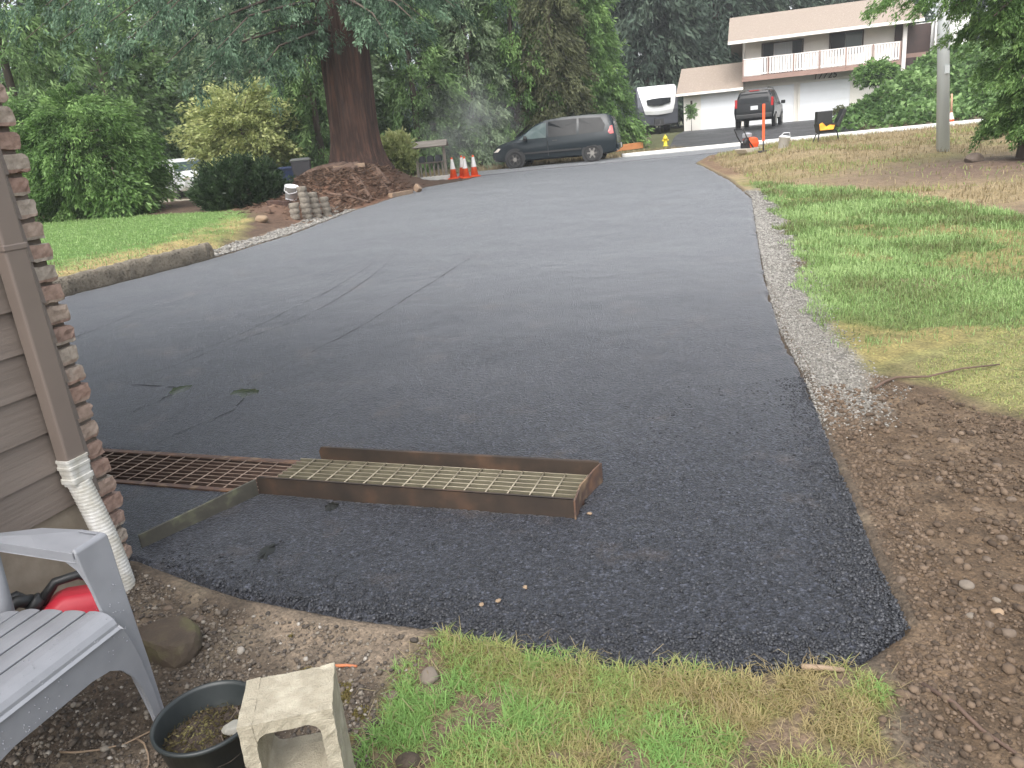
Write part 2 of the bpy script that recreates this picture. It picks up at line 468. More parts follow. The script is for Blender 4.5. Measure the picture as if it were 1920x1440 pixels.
# ------------------------------------------------------------------ scatter helpers
ICO_V, ICO_F = None, None
def ico():
    t = (1 + 5 ** .5) / 2
    v = np.array([(-1, t, 0), (1, t, 0), (-1, -t, 0), (1, -t, 0), (0, -1, t), (0, 1, t), (0, -1, -t), (0, 1, -t), (t, 0, -1), (t, 0, 1), (-t, 0, -1), (-t, 0, 1)], float)
    v /= np.linalg.norm(v[0])
    f = np.array([(0, 11, 5), (0, 5, 1), (0, 1, 7), (0, 7, 10), (0, 10, 11), (1, 5, 9), (5, 11, 4), (11, 10, 2), (10, 7, 6), (7, 1, 8), (3, 9, 4), (3, 4, 2), (3, 2, 6), (3, 6, 8), (3, 8, 9), (4, 9, 5), (2, 4, 11), (6, 2, 10), (8, 6, 7), (9, 8, 1)])
    return v, f
ICO_V, ICO_F = ico()
def pebbles(name, px, py, pz, rad, m, flat=.75, sink=.35, shade=None, smooth=False):
    n = len(px)
    q = rng.normal(size=(n, 4)); q /= np.linalg.norm(q, axis=1)[:, None]
    a, b, c, d = q.T
    Rm = np.stack([1 - 2 * (c * c + d * d), 2 * (b * c - a * d), 2 * (b * d + a * c), 2 * (b * c + a * d), 1 - 2 * (b * b + d * d), 2 * (c * d - a * b), 2 * (b * d - a * c), 2 * (c * d + a * b), 1 - 2 * (b * b + c * c)], 1).reshape(n, 3, 3)
    sc = rng.uniform(.65, 1.25, (n, 1, 3)) * rad[:, None, None]
    jit = rng.uniform(.8, 1.2, (n, 12, 1))
    L = ICO_V[None] * sc * jit
    W = np.einsum('nij,nkj->nki', Rm, L)
    W[:, :, 2] *= flat
    W[:, :, 0] += px[:, None]; W[:, :, 1] += py[:, None]; W[:, :, 2] += (pz + rad * (flat - sink))[:, None]
    Fq = (ICO_F[None] + (np.arange(n) * 12)[:, None, None]).reshape(-1, 3)
    sh = rng.uniform(0, 1, n) if shade is None else shade
    return np_mesh(name, W.reshape(-1, 3), Fq, m, shade=np.repeat(sh, 20), smooth=smooth)

def blades(name, px, py, pz, ln, wd, m, lean=.5, shade=None, base=.12):
    n = len(px)
    az = rng.uniform(0, 2 * math.pi, n); le = np.clip(np.abs(rng.normal(0, lean, n)) + base, 0, 1.42)
    dx = np.cos(az); dy = np.sin(az)
    sxx = -dy; syy = dx
    out = np.zeros((n, 5, 3))
    h1 = ln * .55
    def pt(t, bend): return np.stack([px + dx * ln * t * np.sin(le * bend), py + dy * ln * t * np.sin(le * bend), pz + ln * t * np.cos(le * bend)], 1)
    b0 = pt(0, 1); b1 = pt(.55, .8); b2 = pt(1.0, 1.35)
    sv = np.stack([sxx, syy, np.zeros(n)], 1) * wd[:, None] / 2
    V = np.stack([b0 - sv, b0 + sv, b1 + sv * .9, b1 - sv * .9, b2], 1)
    i = np.arange(n)[:, None] * 5
    F4 = np.concatenate([i + np.array([[0, 1, 2]]), i + np.array([[0, 2, 3]]), i + np.array([[3, 2, 4]])], 0)
    sh = rng.uniform(0, 1, n) if shade is None else shade
    return np_mesh(name, V.reshape(-1, 3), F4, m, shade=np.concatenate([sh, sh, sh]))

def sample(poly_box, n, fn):
    """n points in the box kept with probability fn(x,y)"""
    x0, y0, x1, y1 = poly_box; xs = []; ys = []; c = 0
    while c < n:
        x = rng.uniform(x0, x1, n); y = rng.uniform(y0, y1, n)
        k = rng.uniform(0, 1, n) < fn(x, y)
        xs.append(x[k]); ys.append(y[k]); c += k.sum()
        if k.sum() < 3: break
    return np.concatenate(xs)[:n], np.concatenate(ys)[:n]

GREYS = [(0, (.045, .038, .032)), (.4, (.10, .08, .062)), (.75, (.155, .128, .10)), (.95, (.22, .195, .16)), (1, (.36, .33, .29))]
M_peb = stonemat('yard pebbles', GREYS)
M_clod = stonemat('dirt clods', [(0, (.050, .034, .022)), (.6, (.112, .078, .052)), (.98, (.145, .104, .072)), (1, (.185, .14, .10))], .95)
M_grav = stonemat('grey gravel', [(0, (.10, .095, .085)), (.5, (.20, .19, .17)), (1, (.33, .315, .285))])
M_agg = stonemat('asphalt stones', [(0, (.014, .015, .018)), (.7, (.028, .030, .036)), (1, (.065, .067, .075))], .42, .3)
for n_ in M_agg.node_tree.nodes:
    if n_.type == 'BSDF_PRINCIPLED': n_.inputs['Sheen Weight'].default_value = .06; n_.inputs['Sheen Roughness'].default_value = .25; n_.inputs['Specular IOR Level'].default_value = .45

outd = lambda x, y: sdf(DRIVE, x, y) > .015
def yard(x, y): return (outd(x, y) & (sdf(GRASSB, x, y) > -.03)) * np.where(fbm(x, y, 4, 61) > .45, 1., .45)
x, y = sample((-2.2, .9, -.2, 2.75), 30000, yard)
r_ = .0022 + .0068 * rng.uniform(0, 1, len(x)) ** 4
tag(pebbles('yard_gravel', x, y, ground_z(x, y), r_, M_peb), kind='stuff')
x, y = sample((-1.9, 1.2, -.3, 2.7), 240, yard)
tag(pebbles('coarse_gravel', x, y, ground_z(x, y), rng.uniform(.008, .015, len(x)), M_peb, smooth=False), kind='stuff')

def rdirt(x, y): return (outd(x, y) & (x > .85) & (sdf(GRASSB, x, y) > .0) & (sdf(MOSS, x, y) > .12) & (sdf(LAWN, x, y) > .1)) * np.where(y > 3.9, .0, 1.) * (.35 + .65 * (fbm(x, y, 3, 63) > .5))
x, y = sample((.85, 1.1, 3.4, 4.0), 20000, rdirt)
r_ = .002 + .014 * rng.uniform(0, 1, len(x)) ** 9 + .0035 * rng.uniform(0, 1, len(x))
tag(pebbles('dirt_clods', x, y, ground_z(x, y), r_, M_clod), kind='stuff')

def gstrip(x, y): d = x - xr(y); return ((d > -.05) & (d < .42 + (fbm(x, y, 3, 11) - .5) * .3)) * np.clip(1.6 - y / 10, .2, 1) * (1 - .85 * sst(.08, .40, d)) * sst(3.2, 3.9, y)
x, y = sample((1.4, 3.25, 5.2, 14.6), 26000, gstrip)
r_ = (.003 + .006 * rng.uniform(0, 1, len(x)) ** 2) * np.clip(y / 6, .9, 1.7)
tag(pebbles('edge_gravel', x, y, np.maximum(ground_z(x, y, False), ground_z(x, y)), r_, M_grav), kind='stuff')

def agg(x, y):
    s_ = sdf(DRIVE, x, y); e_, w_ = ew(x, y)
    dens = (.035 + .965 * sst(-.30, -.02, s_)) * (.25 + .75 * sst(-1.2, .6, x)) * (1 - .75 * sst(2.2, 3.4, y))
    return (s_ < .045) * ((y < 2.9) | (x > .4)) * ~((e_ > -1.7) & (e_ < .1) & (w_ > -.08)) * dens
x, y = sample((-1.5, 1.7, 1.9, 4.2), 17000, agg)
s_ = sdf(DRIVE, x, y)
r_ = .0028 + .0048 * rng.uniform(0, 1, len(x)) ** 2
zz = np.where(s_ < -.05, drive_top(x, y), P(y) - .085 * sst(-.085, .03, s_) + .004)
tag(pebbles('asphalt_aggregate', x, y, zz, r_, M_agg, sink=.45), kind='stuff')
def leftedge(x, y):
    d = xl(np.clip(y, 9, 27)) - x
    return ((d > -.02) & (d < .4)) * np.where(y > 12.3, 1., 0.)
x, y = sample((-5.2, 12.2, -3.2, 18.8), 3500, leftedge)
tag(pebbles('pale_gravel', x, y, ground_z(x, y, False), rng.uniform(.010, .026, len(x)), M_grav), kind='stuff')

x, y = sample((.9, 1.6, 2.0, 4.0), 5000, lambda x, y: (sdf(DRIVE, x, y) > -.012) & (sdf(DRIVE, x, y) < .16) & (x > .95))
tag(pebbles('edge_crumbs', x, y, ground_z(x, y, False) - .002, .0025 + .009 * rng.uniform(0, 1, len(x)) ** 4, M_clod), kind='stuff')
# grass
M_grass = leafmat('grass', (.16, .18, .07), (.34, .46, .19), .55, (.21, .33, .11))
M_mixed = leafmat('mixed grass', (.36, .295, .145), (.22, .38, .11), .6, (.31, .34, .12))
M_straw = leafmat('dry grass', (.19, .14, .08), (.40, .33, .20), .7, (.29, .235, .13))
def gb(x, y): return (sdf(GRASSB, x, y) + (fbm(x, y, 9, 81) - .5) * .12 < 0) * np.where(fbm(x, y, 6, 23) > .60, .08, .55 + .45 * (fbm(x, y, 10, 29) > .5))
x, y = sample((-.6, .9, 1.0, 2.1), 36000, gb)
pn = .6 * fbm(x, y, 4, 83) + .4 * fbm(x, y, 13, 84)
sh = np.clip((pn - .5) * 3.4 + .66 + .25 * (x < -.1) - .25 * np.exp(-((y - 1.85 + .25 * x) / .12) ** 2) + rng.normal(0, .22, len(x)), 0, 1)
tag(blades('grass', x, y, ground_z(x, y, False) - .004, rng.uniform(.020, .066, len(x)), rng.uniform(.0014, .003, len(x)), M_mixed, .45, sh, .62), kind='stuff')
def gl(x, y): return (sdf(LAWN, x, y) + (fbm(x, y, 2.2, 85) - .5) * .5 < 0) * np.where(fbm(x, y, 1.3, 17) > .62, .25, 1.) * np.clip(8 / np.hypot(x, y), .15, 1) ** 1.3
x, y = sample((2, 4, 9, 16.5), 75000, gl)
d_ = np.hypot(x, y)
sh = np.clip((fbm(x, y, 1.6, 87) - .5) * 2.0 + .52 + rng.normal(0, .25, len(x)), 0, 1)
tag(blades('lawn_grass', x, y, ground_z(x, y, False) - .005, rng.uniform(.03, .075, len(x)) * np.clip(d_ / 7, .9, 1.5), .004 * np.clip(d_ / 5, 1, 2.6), M_grass, .75, sh), kind='stuff')
def gm(x, y): return (sdf(MOSS, x, y) + (fbm(x, y, 2.2, 85) - .5) * .5 < 0) * .8
x, y = sample((2.1, 2.8, 5, 5.2), 22000, gm)
tag(blades('moss_grass', x, y, ground_z(x, y, False) - .004, rng.uniform(.012, .03, len(x)), rng.uniform(.003, .006, len(x)), M_mixed, 1.0, np.clip(rng.normal(.45, .22, len(x)), 0, 1)), kind='stuff')
def gs(x, y):
    d = x - xr(y)
    dm = np.exp(-(((x - 9.3) / 3.2) ** 2 + ((y - 14.2) / 2.0) ** 2) ** 1.5) + np.exp(-(((x - 7.6) / 1.5) ** 2 + ((y - 9.2) / .9) ** 2) ** 1.5)
    return (d > .35) * (sdf(LAWN, x, y) > -.3) * np.where(dm > .22, .06, 1.) * ((y > 11.5) | (x > 5.8)) * (.4 + .6 * (fbm(x, y, 1.1, 91) > .5))
x, y = sample((4.5, 7.5, 18, 27.6), 40000, gs)
tag(blades('dry_grass', x, y, ground_z(x, y, False) - .01, rng.uniform(.05, .16, len(x)), rng.uniform(.008, .016, len(x)), M_straw, .7, np.clip(rng.normal(.55, .3, len(x)), 0, 1)), kind='stuff')
x, y = sample((5.5, 12, 18, 27.6), 17000, lambda x, y: gs(x, y) * (fbm(x, y, .7, 19) > .55))
tag(blades('green_tufts', x, y, ground_z(x, y, False) - .01, rng.uniform(.05, .15, len(x)), rng.uniform(.008, .016, len(x)), M_mixed, .7), kind='stuff')
def gll(x, y): d = xl(np.clip(y, 9, 27)) - x; return (sdf(LAWNL, x, y) < -.05) * (d > .2) * 1.0
x, y = sample((-14, 9.5, -4.4, 21), 42000, gll)
dl = xl(y) - x
sh = np.clip(.65 + rng.normal(0, .2, len(x)), 0, 1)
dry = rng.uniform(0, 1, len(x)) < np.clip(.95 - (dl + (fbm(x, y, 1.2, 93) - .5) * 2) / 2.2, 0, 1)
zz = ground_z(x, y, False) - .005
tag(blades('left_lawn_grass', x[~dry], y[~dry], zz[~dry], rng.uniform(.03, .07, (~dry).sum()), rng.uniform(.007, .012, (~dry).sum()), M_grass, .7, sh[~dry]), kind='stuff')
tag(blades('left_dry_grass', x[dry], y[dry], zz[dry], rng.uniform(.02, .05, dry.sum()), rng.uniform(.007, .012, dry.sum()), M_straw, .8), kind='stuff')
def mo(x, y): return (sdf(DRIVE, x, y) > .05) * (fbm(x, y, 5, 41) > .55) * (y < 2.4)
x, y = sample((-1.08, 1.75, -.5, 2.3), 7000, mo)
tag(blades('moss', x, y, ground_z(x, y, False) - .002, rng.uniform(.004, .012, len(x)), rng.uniform(.002, .004, len(x)), leafmat('moss green brown', (.12, .085, .03), (.24, .21, .07), .8), .5), kind='stuff')
def ds(x, y): return (sdf(GRASSB, x, y) < .05) * 1.0
x, y = sample((-.6, 1.0, 1.05, 2.15), 900, ds)
tag(blades('dead_grass', x, y, np.maximum(ground_z(x, y, False), np.where(sdf(DRIVE, x, y) < 0, P(y) - .03, -1)) + .012, rng.uniform(.04, .10, len(x)), rng.uniform(.0014, .0026, len(x)), M_straw, .12, None, 1.3), kind='stuff')
# weeds on the far shoulder
x, y = sample((-3, 31.2, 8, 34), 6000, lambda x, y: .4 + .6 * (fbm(x, y, 1, 95) > .45))
tag(blades('shoulder_grass', x, y, ground_z(x, y, False) - .01, rng.uniform(.08, .3, len(x)), rng.uniform(.015, .03, len(x)), M_straw, .6), kind='stuff')
# ------------------------------------------------------------------ foliage
M_bark_red = mat('red furrowed bark', (.115, .058, .040), (.036, .020, .015), 7, .95, 1.0, 20, .05, stretch=(1, 1, .09), c3=(.135, .072, .051))
M_bark = mat('grey brown bark', (.075, .055, .042), (.14, .11, .09), 9, .9, .8, 40, .01, stretch=(1, 1, .25))
L_blue = leafmat('blue green needles', (.036, .062, .040), (.22, .34, .215), .55, (.090, .162, .096))
L_cyp = leafmat('bright cypress sprays', (.052, .102, .030), (.33, .50, .17), .55, (.142, .258, .074))
L_mid = leafmat('mid green sprays', (.068, .118, .046), (.35, .50, .20), .55, (.168, .28, .102))
L_pale = leafmat('pale grey green leaves', (.09, .14, .078), (.37, .47, .27), .55, (.19, .27, .15))
L_brown = leafmat('brown tinged sprays', (.048, .055, .026), (.22, .25, .12), .6, (.115, .125, .06))
L_yel = leafmat('yellow green leaves', (.17, .22, .075), (.64, .65, .32), .5, (.42, .47, .19))
L_hedge = leafmat('dark hedge leaves', (.014, .028, .013), (.08, .125, .055), .5, (.032, .060, .025))
L_dark = leafmat('dark fir needles', (.030, .052, .037), (.165, .225, .155), .6, (.075, .115, .082))
L_ivy = leafmat('ivy leaves', (.04, .085, .022), (.26, .40, .15), .5, (.11, .20, .06))

def unit(v): return v / np.maximum(np.linalg.norm(v, axis=-1, keepdims=True), 1e-9)

def leaf_mesh(name, pos, axis, ln, wd, shade, m, parent=None):
    """diamond leaves: pos (n,3) base, axis (n,3)"""
    n = len(pos)
    side = unit(np.cross(axis, rng.normal(size=(n, 3))))
    nn = np.cross(side, axis)
    a = pos; t = pos + axis * ln[:, None]
    mid_ = pos + axis * (ln * .45)[:, None] + nn * (ln * .10)[:, None]
    V = np.stack([a, mid_ - side * wd[:, None] / 2, t, mid_ + side * wd[:, None] / 2], 1)
    Fq = np.arange(n * 4).reshape(n, 4)
    return np_mesh(name, V.reshape(-1, 3), Fq, m, parent, shade=shade)

def crown(name, centres, outward, per, spread, ln, droop, m, parent, elong=1.6, wr=.34, bias=None):
    """leaf sprays: each centre is a drooping fan of leaves"""
    n = len(centres)
    cs = np.repeat(centres, per, 0); od = np.repeat(outward, per, 0)
    dirn = unit(od * 1.0 + np.array([0, 0, -droop]))
    t = rng.uniform(-1, 1, (n * per, 1)) * elong
    off = rng.normal(0, .42, (n * per, 3)) + dirn * t
    pos = cs + off * spread * np.repeat(rng.uniform(.6, 1.35, n), per)[:, None]
    ax_ = unit(dirn * .9 + rng.normal(0, .36, (n * per, 3)))
    sh = np.repeat(rng.uniform(0, 1, n) ** 1.2, per) * .62 + rng.uniform(0, .38, n * per)
    if bias is not None: sh = np.clip(sh + np.repeat(bias, per), 0, 1)
    l_ = ln * rng.uniform(.55, 1.4, n * per)
    return leaf_mesh(name, pos, ax_, l_, l_ * wr, sh, m, parent)

def cone_pts(n, z0, z1, Rb, power=.8, inner=.45, wob=.2, seed=0, zpow=1.25, sy=1.0):
    t = rng.uniform(0, 1, n) ** zpow
    an = rng.uniform(0, 2 * math.pi, n)
    lump = 1 + wob * np.sin(an * 3 + seed * 1.7 + t * 9) + wob * .8 * np.sin(an * 7 + seed * 2.3 - t * 21)
    rr = Rb * (1 - t) ** power * lump * (inner + (1 - inner) * rng.uniform(0, 1, n) ** .5)
    p = np.stack([rr * np.cos(an), rr * np.sin(an) * sy, z0 + (z1 - z0) * t], 1)
    o = np.stack([np.cos(an), np.sin(an), np.zeros(n)], 1)
    return p, o
def ball_pts(n, c, rad, inner=.5, wob=.18, seed=0, low=-1.0):
    d = unit(rng.normal(size=(n * 2, 3))); d = d[d[:, 2] > low][:n]
    an = np.arctan2(d[:, 1], d[:, 0])
    lump = 1 + wob * np.sin(an * 4 + seed + d[:, 2] * 5) + wob * .7 * np.sin(an * 9 - seed * 2 - d[:, 2] * 8)
    q = d * (inner + (1 - inner) * rng.uniform(0, 1, len(d)) ** .45)[:, None] * lump[:, None] * np.array(rad)
    return q + np.array(c), unit(d * np.array([1, 1, .5]))

def tree(name, label, loc, pts, per, spread, ln, droop, m, trunk_h, trunk_r, group=None, cat='tree', bark=None, limbs=10, wr=.34, elong=1.6, bias=None, lean=(0, 0)):
    root = empty(name, loc); tag(root, label, cat, group)
    p, o = pts
    tb = MB()
    hs = np.linspace(-.15, trunk_h, 7)
    tb.tube([(lean[0] * h / trunk_h + .05 * trunk_r * math.sin(h * 2), lean[1] * h / trunk_h, h) for h in hs], [trunk_r * (1.35 if i == 0 else 1) * (1 - .8 * i / 6.0) for i in range(7)], 10)
    idx = rng.choice(len(p), min(limbs, len(p)), replace=False)
    for i in idx:
        q = p[i]; h0 = max(.25, min(trunk_h * .92, q[2] - .25 * math.hypot(q[0], q[1])))
        a = Vector((0, 0, h0)); b = Vector(q); c = a.lerp(b, .5) + Vector((0, 0, .12 * (b - a).length))
        tb.tube([a, c, b], [trunk_r * .28, trunk_r * .17, trunk_r * .05], 6)
    tb.build('trunk', bark or M_bark, root)
    crown('crown', p, o, per, spread, ln, droop, m, root, elong=elong, wr=wr, bias=bias)
    return root

# ---- the big redwood-like conifer on its mound
tx, ty = TRUNK; tz = gz(tx, ty) - .05
big = empty('conifer_tree', (tx, ty, tz))
tag(big, 'huge conifer with thick reddish brown trunk standing on a root covered mound', 'tree')
tb = MB(); rings = []
for h in np.concatenate([np.linspace(-.25, 1.4, 10), np.linspace(1.8, 15, 24)]):
    r0 = .67 + .33 * math.exp(-max(h + .1, 0) / .45) - .018 * max(h - 4, 0)
    cx = -.02 + .042 * h; ring = []
    for k in range(120):
        a = 2 * math.pi * k / 120
        fl = .04 * math.sin(a * 7 + .4 * h) + .03 * math.sin(a * 13 - .5 * h + 1) + .035 * abs(math.sin(a * 17 + 1.3 * math.sin(h * .7))) - .02
        fl += (.11 * math.sin(a * 5 + 1.1)) * math.exp(-max(h, 0) / .8)
        fl += (vnoise(np.array([a * 8.0]), np.array([h * .9]), 1, 5)[0] - .5) * .05
        ring.append(Vector((cx + (r0 + fl * r0) * math.cos(a), (r0 + fl * r0) * math.sin(a), h)))
    rings.append(ring)
tb.loft(rings, smooth=True); tb.build('trunk', M_bark_red, big)
tips = [(-6.2, 17.6, 3.05), (-7.0, 18.2, 3.3), (-8.2, 18.6, 3.75), (-9.6, 18.9, 4.1), (-5.5, 17.2, 3.6), (-5.0, 18.3, 3.15), (-10.9, 20, 4.4), (-7.3, 16.4, 4.0),
        (-5.9, 15.8, 4.2), (-8.7, 16.8, 4.5), (-10, 17.6, 4.7), (-6.6, 16.6, 4.9), (-8.0, 15.8, 5.3), (-9.2, 19.5, 4.9), (-11.4, 18.5, 5.2), (-7.4, 19.4, 4.2), (-6.2, 20.5, 3.9),
        (-2.0, 18.8, 3.7), (-1.3, 19.2, 4.0), (-.4, 19.6, 4.35), (.6, 20, 4.75), (1.4, 21, 5.05), (-.9, 17.8, 4.9), (.2, 18.4, 5.2), (-.2, 21.5, 4.6), (1.6, 19.2, 5.5), (-1.2, 20.6, 4.3)]
tips = [(x * 1.06 - .1, y + 1.7, z + (.40 if x > -6.5 else .62)) for x, y, z in tips]
for k in range(34):
    a = rng.uniform(0, 2 * math.pi); rr_ = rng.uniform(3, 6.2); h = rng.uniform(5.6, 13)
    tips.append((tx + rr_ * math.cos(a), ty + rr_ * math.sin(a), h))
lb = MB(); cen = []; outw = []; bi = []
for i, (x, y, z) in enumerate(tips):
    b = Vector((x - tx, y - ty, z - tz)); hd = math.hypot(b.x, b.y)
    a = Vector((.04 * b.z, 0, b.z + .30 * hd * rng.uniform(.7, 1.3)))
    c1 = a.lerp(b, .45) + Vector((0, 0, .10 * hd))
    pts = [a, a.lerp(c1, .5) + Vector((0, 0, .05 * hd)), c1, c1.lerp(b, .55) + Vector((0, 0, .05 * hd)), b]
    lb.tube(pts, [.075, .055, .035, .02, .008], 7)
    od = np.array([b.x / hd, b.y / hd, 0]); sd_ = np.array([-od[1], od[0], 0])
    low = z < 5.6
    for j in range(40 if low else 20):
        t = rng.uniform(.22, 1.03)
        k = min(3, int(t * 4)); f = min(1.0, t * 4 - k)
        q = np.array(pts[k].lerp(pts[k + 1], f))
        s_ = rng.normal(0, .48) * (1.15 - .5 * t)
        cen.append(q + sd_ * s_ + np.array([0, 0, -abs(rng.normal(0, .30)) - .10 * abs(s_)])); outw.append(od * .6 + sd_ * np.sign(s_) * .5)
        bi.append(rng.normal(0, .1))
lb.build('limb', M_bark, big)
crown('crown', np.array(cen), np.array(outw), 62, .145, .115, 1.1, L_blue, big, elong=1.3, wr=.30, bias=np.array(bi))

# roots and bark debris on the mound
rb = MB(); 
M_root = mat('exposed root bark', (.19, .12, .085), (.10, .062, .045), 7, .9, .8, 40, .01)
for k in range(24):
    a = math.pi * 1.5 + rng.uniform(-1.3, 1.3); pts = []; rad = []
    L = rng.uniform(1.8, 4.6); r0 = rng.uniform(.05, .13); wob = rng.uniform(-.5, .5)
    rt = MB()
    for t in np.linspace(.1, 1, 9):
        rr_ = .75 + L * t; aa = a + wob * t + .12 * math.sin(t * 9 + k)
        x = tx + rr_ * math.cos(aa); y = ty - .1 + rr_ * math.sin(aa)
        if float(sdf(DRIVE, np.array([x]), np.array([y]))[0]) < .12: break
        pts.append((x - tx, y - ty, gz(x, y) - tz + .03 + .05 * math.sin(t * 7 + k) - .06 * t)); rad.append(r0 * (1.2 - .8 * t) * rng.uniform(.85, 1.15))
    if len(pts) > 2: rt.tube(pts, rad, 8); rt.build('root', M_root, big)
M_wood = mat('weathered timber', (.34, .24, .16), (.20, .14, .10), 6, .85, .5, 50, .004, stretch=(1, 1, 1))
M_litter = leafmat('bark litter', (.060, .038, .028), (.26, .17, .12), .9, (.135, .085, .06))
x, y = sample((-6.6, 16.3, -1.6, 25.5), 10000, lambda x, y: (sdf(DRIVE, x, y) > .15) * (np.exp(-(((x + 4.0) / 1.9) ** 2 + ((y - 21) / 3.6) ** 2) ** 2)))
az = rng.uniform(0, 6.28, len(x))
axs = unit(np.stack([np.cos(az), np.sin(az), rng.normal(.1, .25, len(x))], 1))
l_ = rng.uniform(.05, .22, len(x))
o = leaf_mesh('bark_litter', np.stack([x, y, ground_z(x, y, False) + .015], 1), axs, l_, l_ * .22, rng.uniform(0, 1, len(x)), M_litter); tag(o, kind='stuff')

# ---- shrubs and small trees on the left
def at_g(x, y, dz_=0): return (x, y, gz(x, y) + dz_)
p1 = ball_pts(560, (0, 0, 1.25), (1.75, 1.5, 1.65), .55, .16, 1)
tree('cypress_shrub', 'broad bright green cypress shrub at the back of the left lawn beside the brick corner', at_g(-10.6, 20.9), p1, 130, .17, .125, .75, L_cyp, 2.0, .10, cat='shrub', limbs=14, elong=1.5, wr=.24)
p1 = ball_pts(120, (0, 0, .42), (.52, .5, .48), .5, .16, 3)
tree('cypress_shrub', 'smaller bright green cypress shrub between the big shrub and the dark hedge', at_g(-9.5, 20.1), p1, 60, .19, .15, .75, L_cyp, 1.2, .06, cat='shrub', limbs=8)
p1 = ball_pts(520, (0, 0, .42), (1.12, .75, .68), .5, .06, 2)
tree('hedge_shrub', 'rounded dark green hedge shrub in front of the white car', at_g(-6.25, 19.6), p1, 60, .10, .085, -.9, L_hedge, .6, .05, cat='shrub', limbs=14, wr=.42)
p1 = ball_pts(520, (0, 0, 2.0), (1.75, 1.5, 1.7), .4, .2, 5)
tree('maple_tree', 'yellow green small tree behind the dark hedge', at_g(-8.75, 28.8), p1, 52, .20, .14, .35, L_yel, 2.6, .08, limbs=18, wr=.5)
p1 = ball_pts(200, (0, 0, .65), (.52, .5, .70), .45, .12, 6, low=-.8)
tree('golden_shrub', 'small golden topped shrub between the big trunk and the wooden stand', at_g(-3.12, 26.6, .10), p1, 60, .12, .11, -.2, L_yel, .8, .04, cat='shrub', limbs=10, wr=.5, bias=(p1[0][:, 2] - .85) * .55)

bg = [  # name, label, x, y, height, radius, material, clumps, droop
    ('cypress_tree', 'tall mid green cypress behind the shrub at the far left edge', -14.5, 25.5, 11, 3.0, L_mid, 700, .9),
    ('cypress_tree', 'tall green cypress left of the big trunk, behind its hanging branches', -15.2, 39, 13, 2.8, L_mid, 640, .9),
    ('leafy_tree', 'pale grey green tree standing far behind the white car', -10.6, 38, 8.5, 3.4, L_pale, 460, .4),
    ('leafy_tree', 'grey green tree seen between the yellow green tree and big trunk', -6.6, 34, 8.2, 2.8, L_pale, 460, .5),
    ('cypress_tree', 'green cypress rising close behind the left side of the big trunk', -6.3, 30, 7.5, 1.9, L_mid, 420, .9),
    ('cypress_tree', 'mid green cypress just right of the big trunk', -3.0, 34.5, 11, 2.3, L_mid, 600, .9),
    ('cypress_tree', 'grey green cypress above the wooden stand and rising steam', -.6, 35.5, 10.5, 2.2, L_pale, 560, .9),
    ('cypress_tree', 'bright green cypress above the front of the dark minivan', 1.4, 36, 12.5, 2.1, L_cyp, 620, 1.0),
    ('cypress_tree', 'brown tinged cypress above the middle of the dark minivan', 3.0, 35.2, 12, 1.5, L_brown, 520, 1.1),
    ('cypress_tree', 'bright green drooping cypress left of the white trailer', 4.75, 37.5, 12, 1.95, L_cyp, 700, 1.0),
    ('cypress_tree', 'green cypress behind the rear window of the dark minivan', 3.9, 38.8, 13, 2.0, L_mid, 560, 1.0),
    ('fir_tree', 'dark drooping fir rising directly behind the white trailer', 12.2, 60, 22, 4.8, L_dark, 900, 1.0),
    ('fir_tree', 'dark grey green fir above the garage wing roof', 17.8, 62, 24, 5.0, L_dark, 900, 1.0),
    ('fir_tree', 'dark fir above the left half of the house roof', 24, 66, 22, 4.8, L_dark, 800, 1.0),
    ('fir_tree', 'dark fir above the right half of the house roof', 31, 66, 21, 5.0, L_dark, 800, 1.0),
    ('fir_tree', 'dark fir far behind the neighbour house at the right edge', 40, 62, 20, 4.6, L_dark, 500, 1.0),
    ('fir_tree', 'dark fir filling the gap right of the bright cypresses', 6.5, 62, 24, 5.2, L_dark, 900, 1.0),
    ('fir_tree', 'dark fir far behind the brown tinged cypress', -.5, 58, 23, 4.6, L_dark, 560, 1.0),
    ('fir_tree', 'dark fir far behind the big trunk', -9, 58, 23, 4.8, L_dark, 560, 1.0),
    ('fir_tree', 'dark fir far behind the yellow green tree', -18, 56, 22, 4.8, L_dark, 560, 1.0),
    ('fir_tree', 'dark fir far behind the left cypresses near the brick corner', -27, 54, 22, 5.0, L_dark, 560, 1.0),
    ('fir_tree', 'dark fir at the back between two others above the trailer', 14.8, 72, 25, 5.6, L_dark, 800, 1.0),
    ('fir_tree', 'dark fir at the back above the garage wing and main roof joint', 21.5, 75, 26, 5.8, L_dark, 800, 1.0),
    ('leafy_tree', 'green leafy tree in the gap above the white car roof', -16.5, 36, 9, 3.4, L_mid, 460, .5),
]
for (nm, lb_, x, y, h, r_, m, n, dr) in bg:
    far = y > 50
    if nm == 'leafy_tree':
        pts = ball_pts(n, (0, 0, h * .52), (r_, r_, h * .48), .4, .2, x, low=-.97)
        tree(nm, lb_, at_g(x, y), pts, 46, .34, .22, dr, m, h * .8, .16, group='trees behind the street', limbs=16, wr=.5)
    else:
        pts = cone_pts(n, .25 if not far else 1.0, h, r_, .62, .4, .2, x, 1.35 if not far else 1.2)
        tree(nm, lb_, at_g(x, y), pts, 72 if not far else 60, .24 if not far else .50, .21 if not far else .55, dr, m, h * .93, .17 if not far else .28, group='trees behind the street', limbs=16, wr=.25)

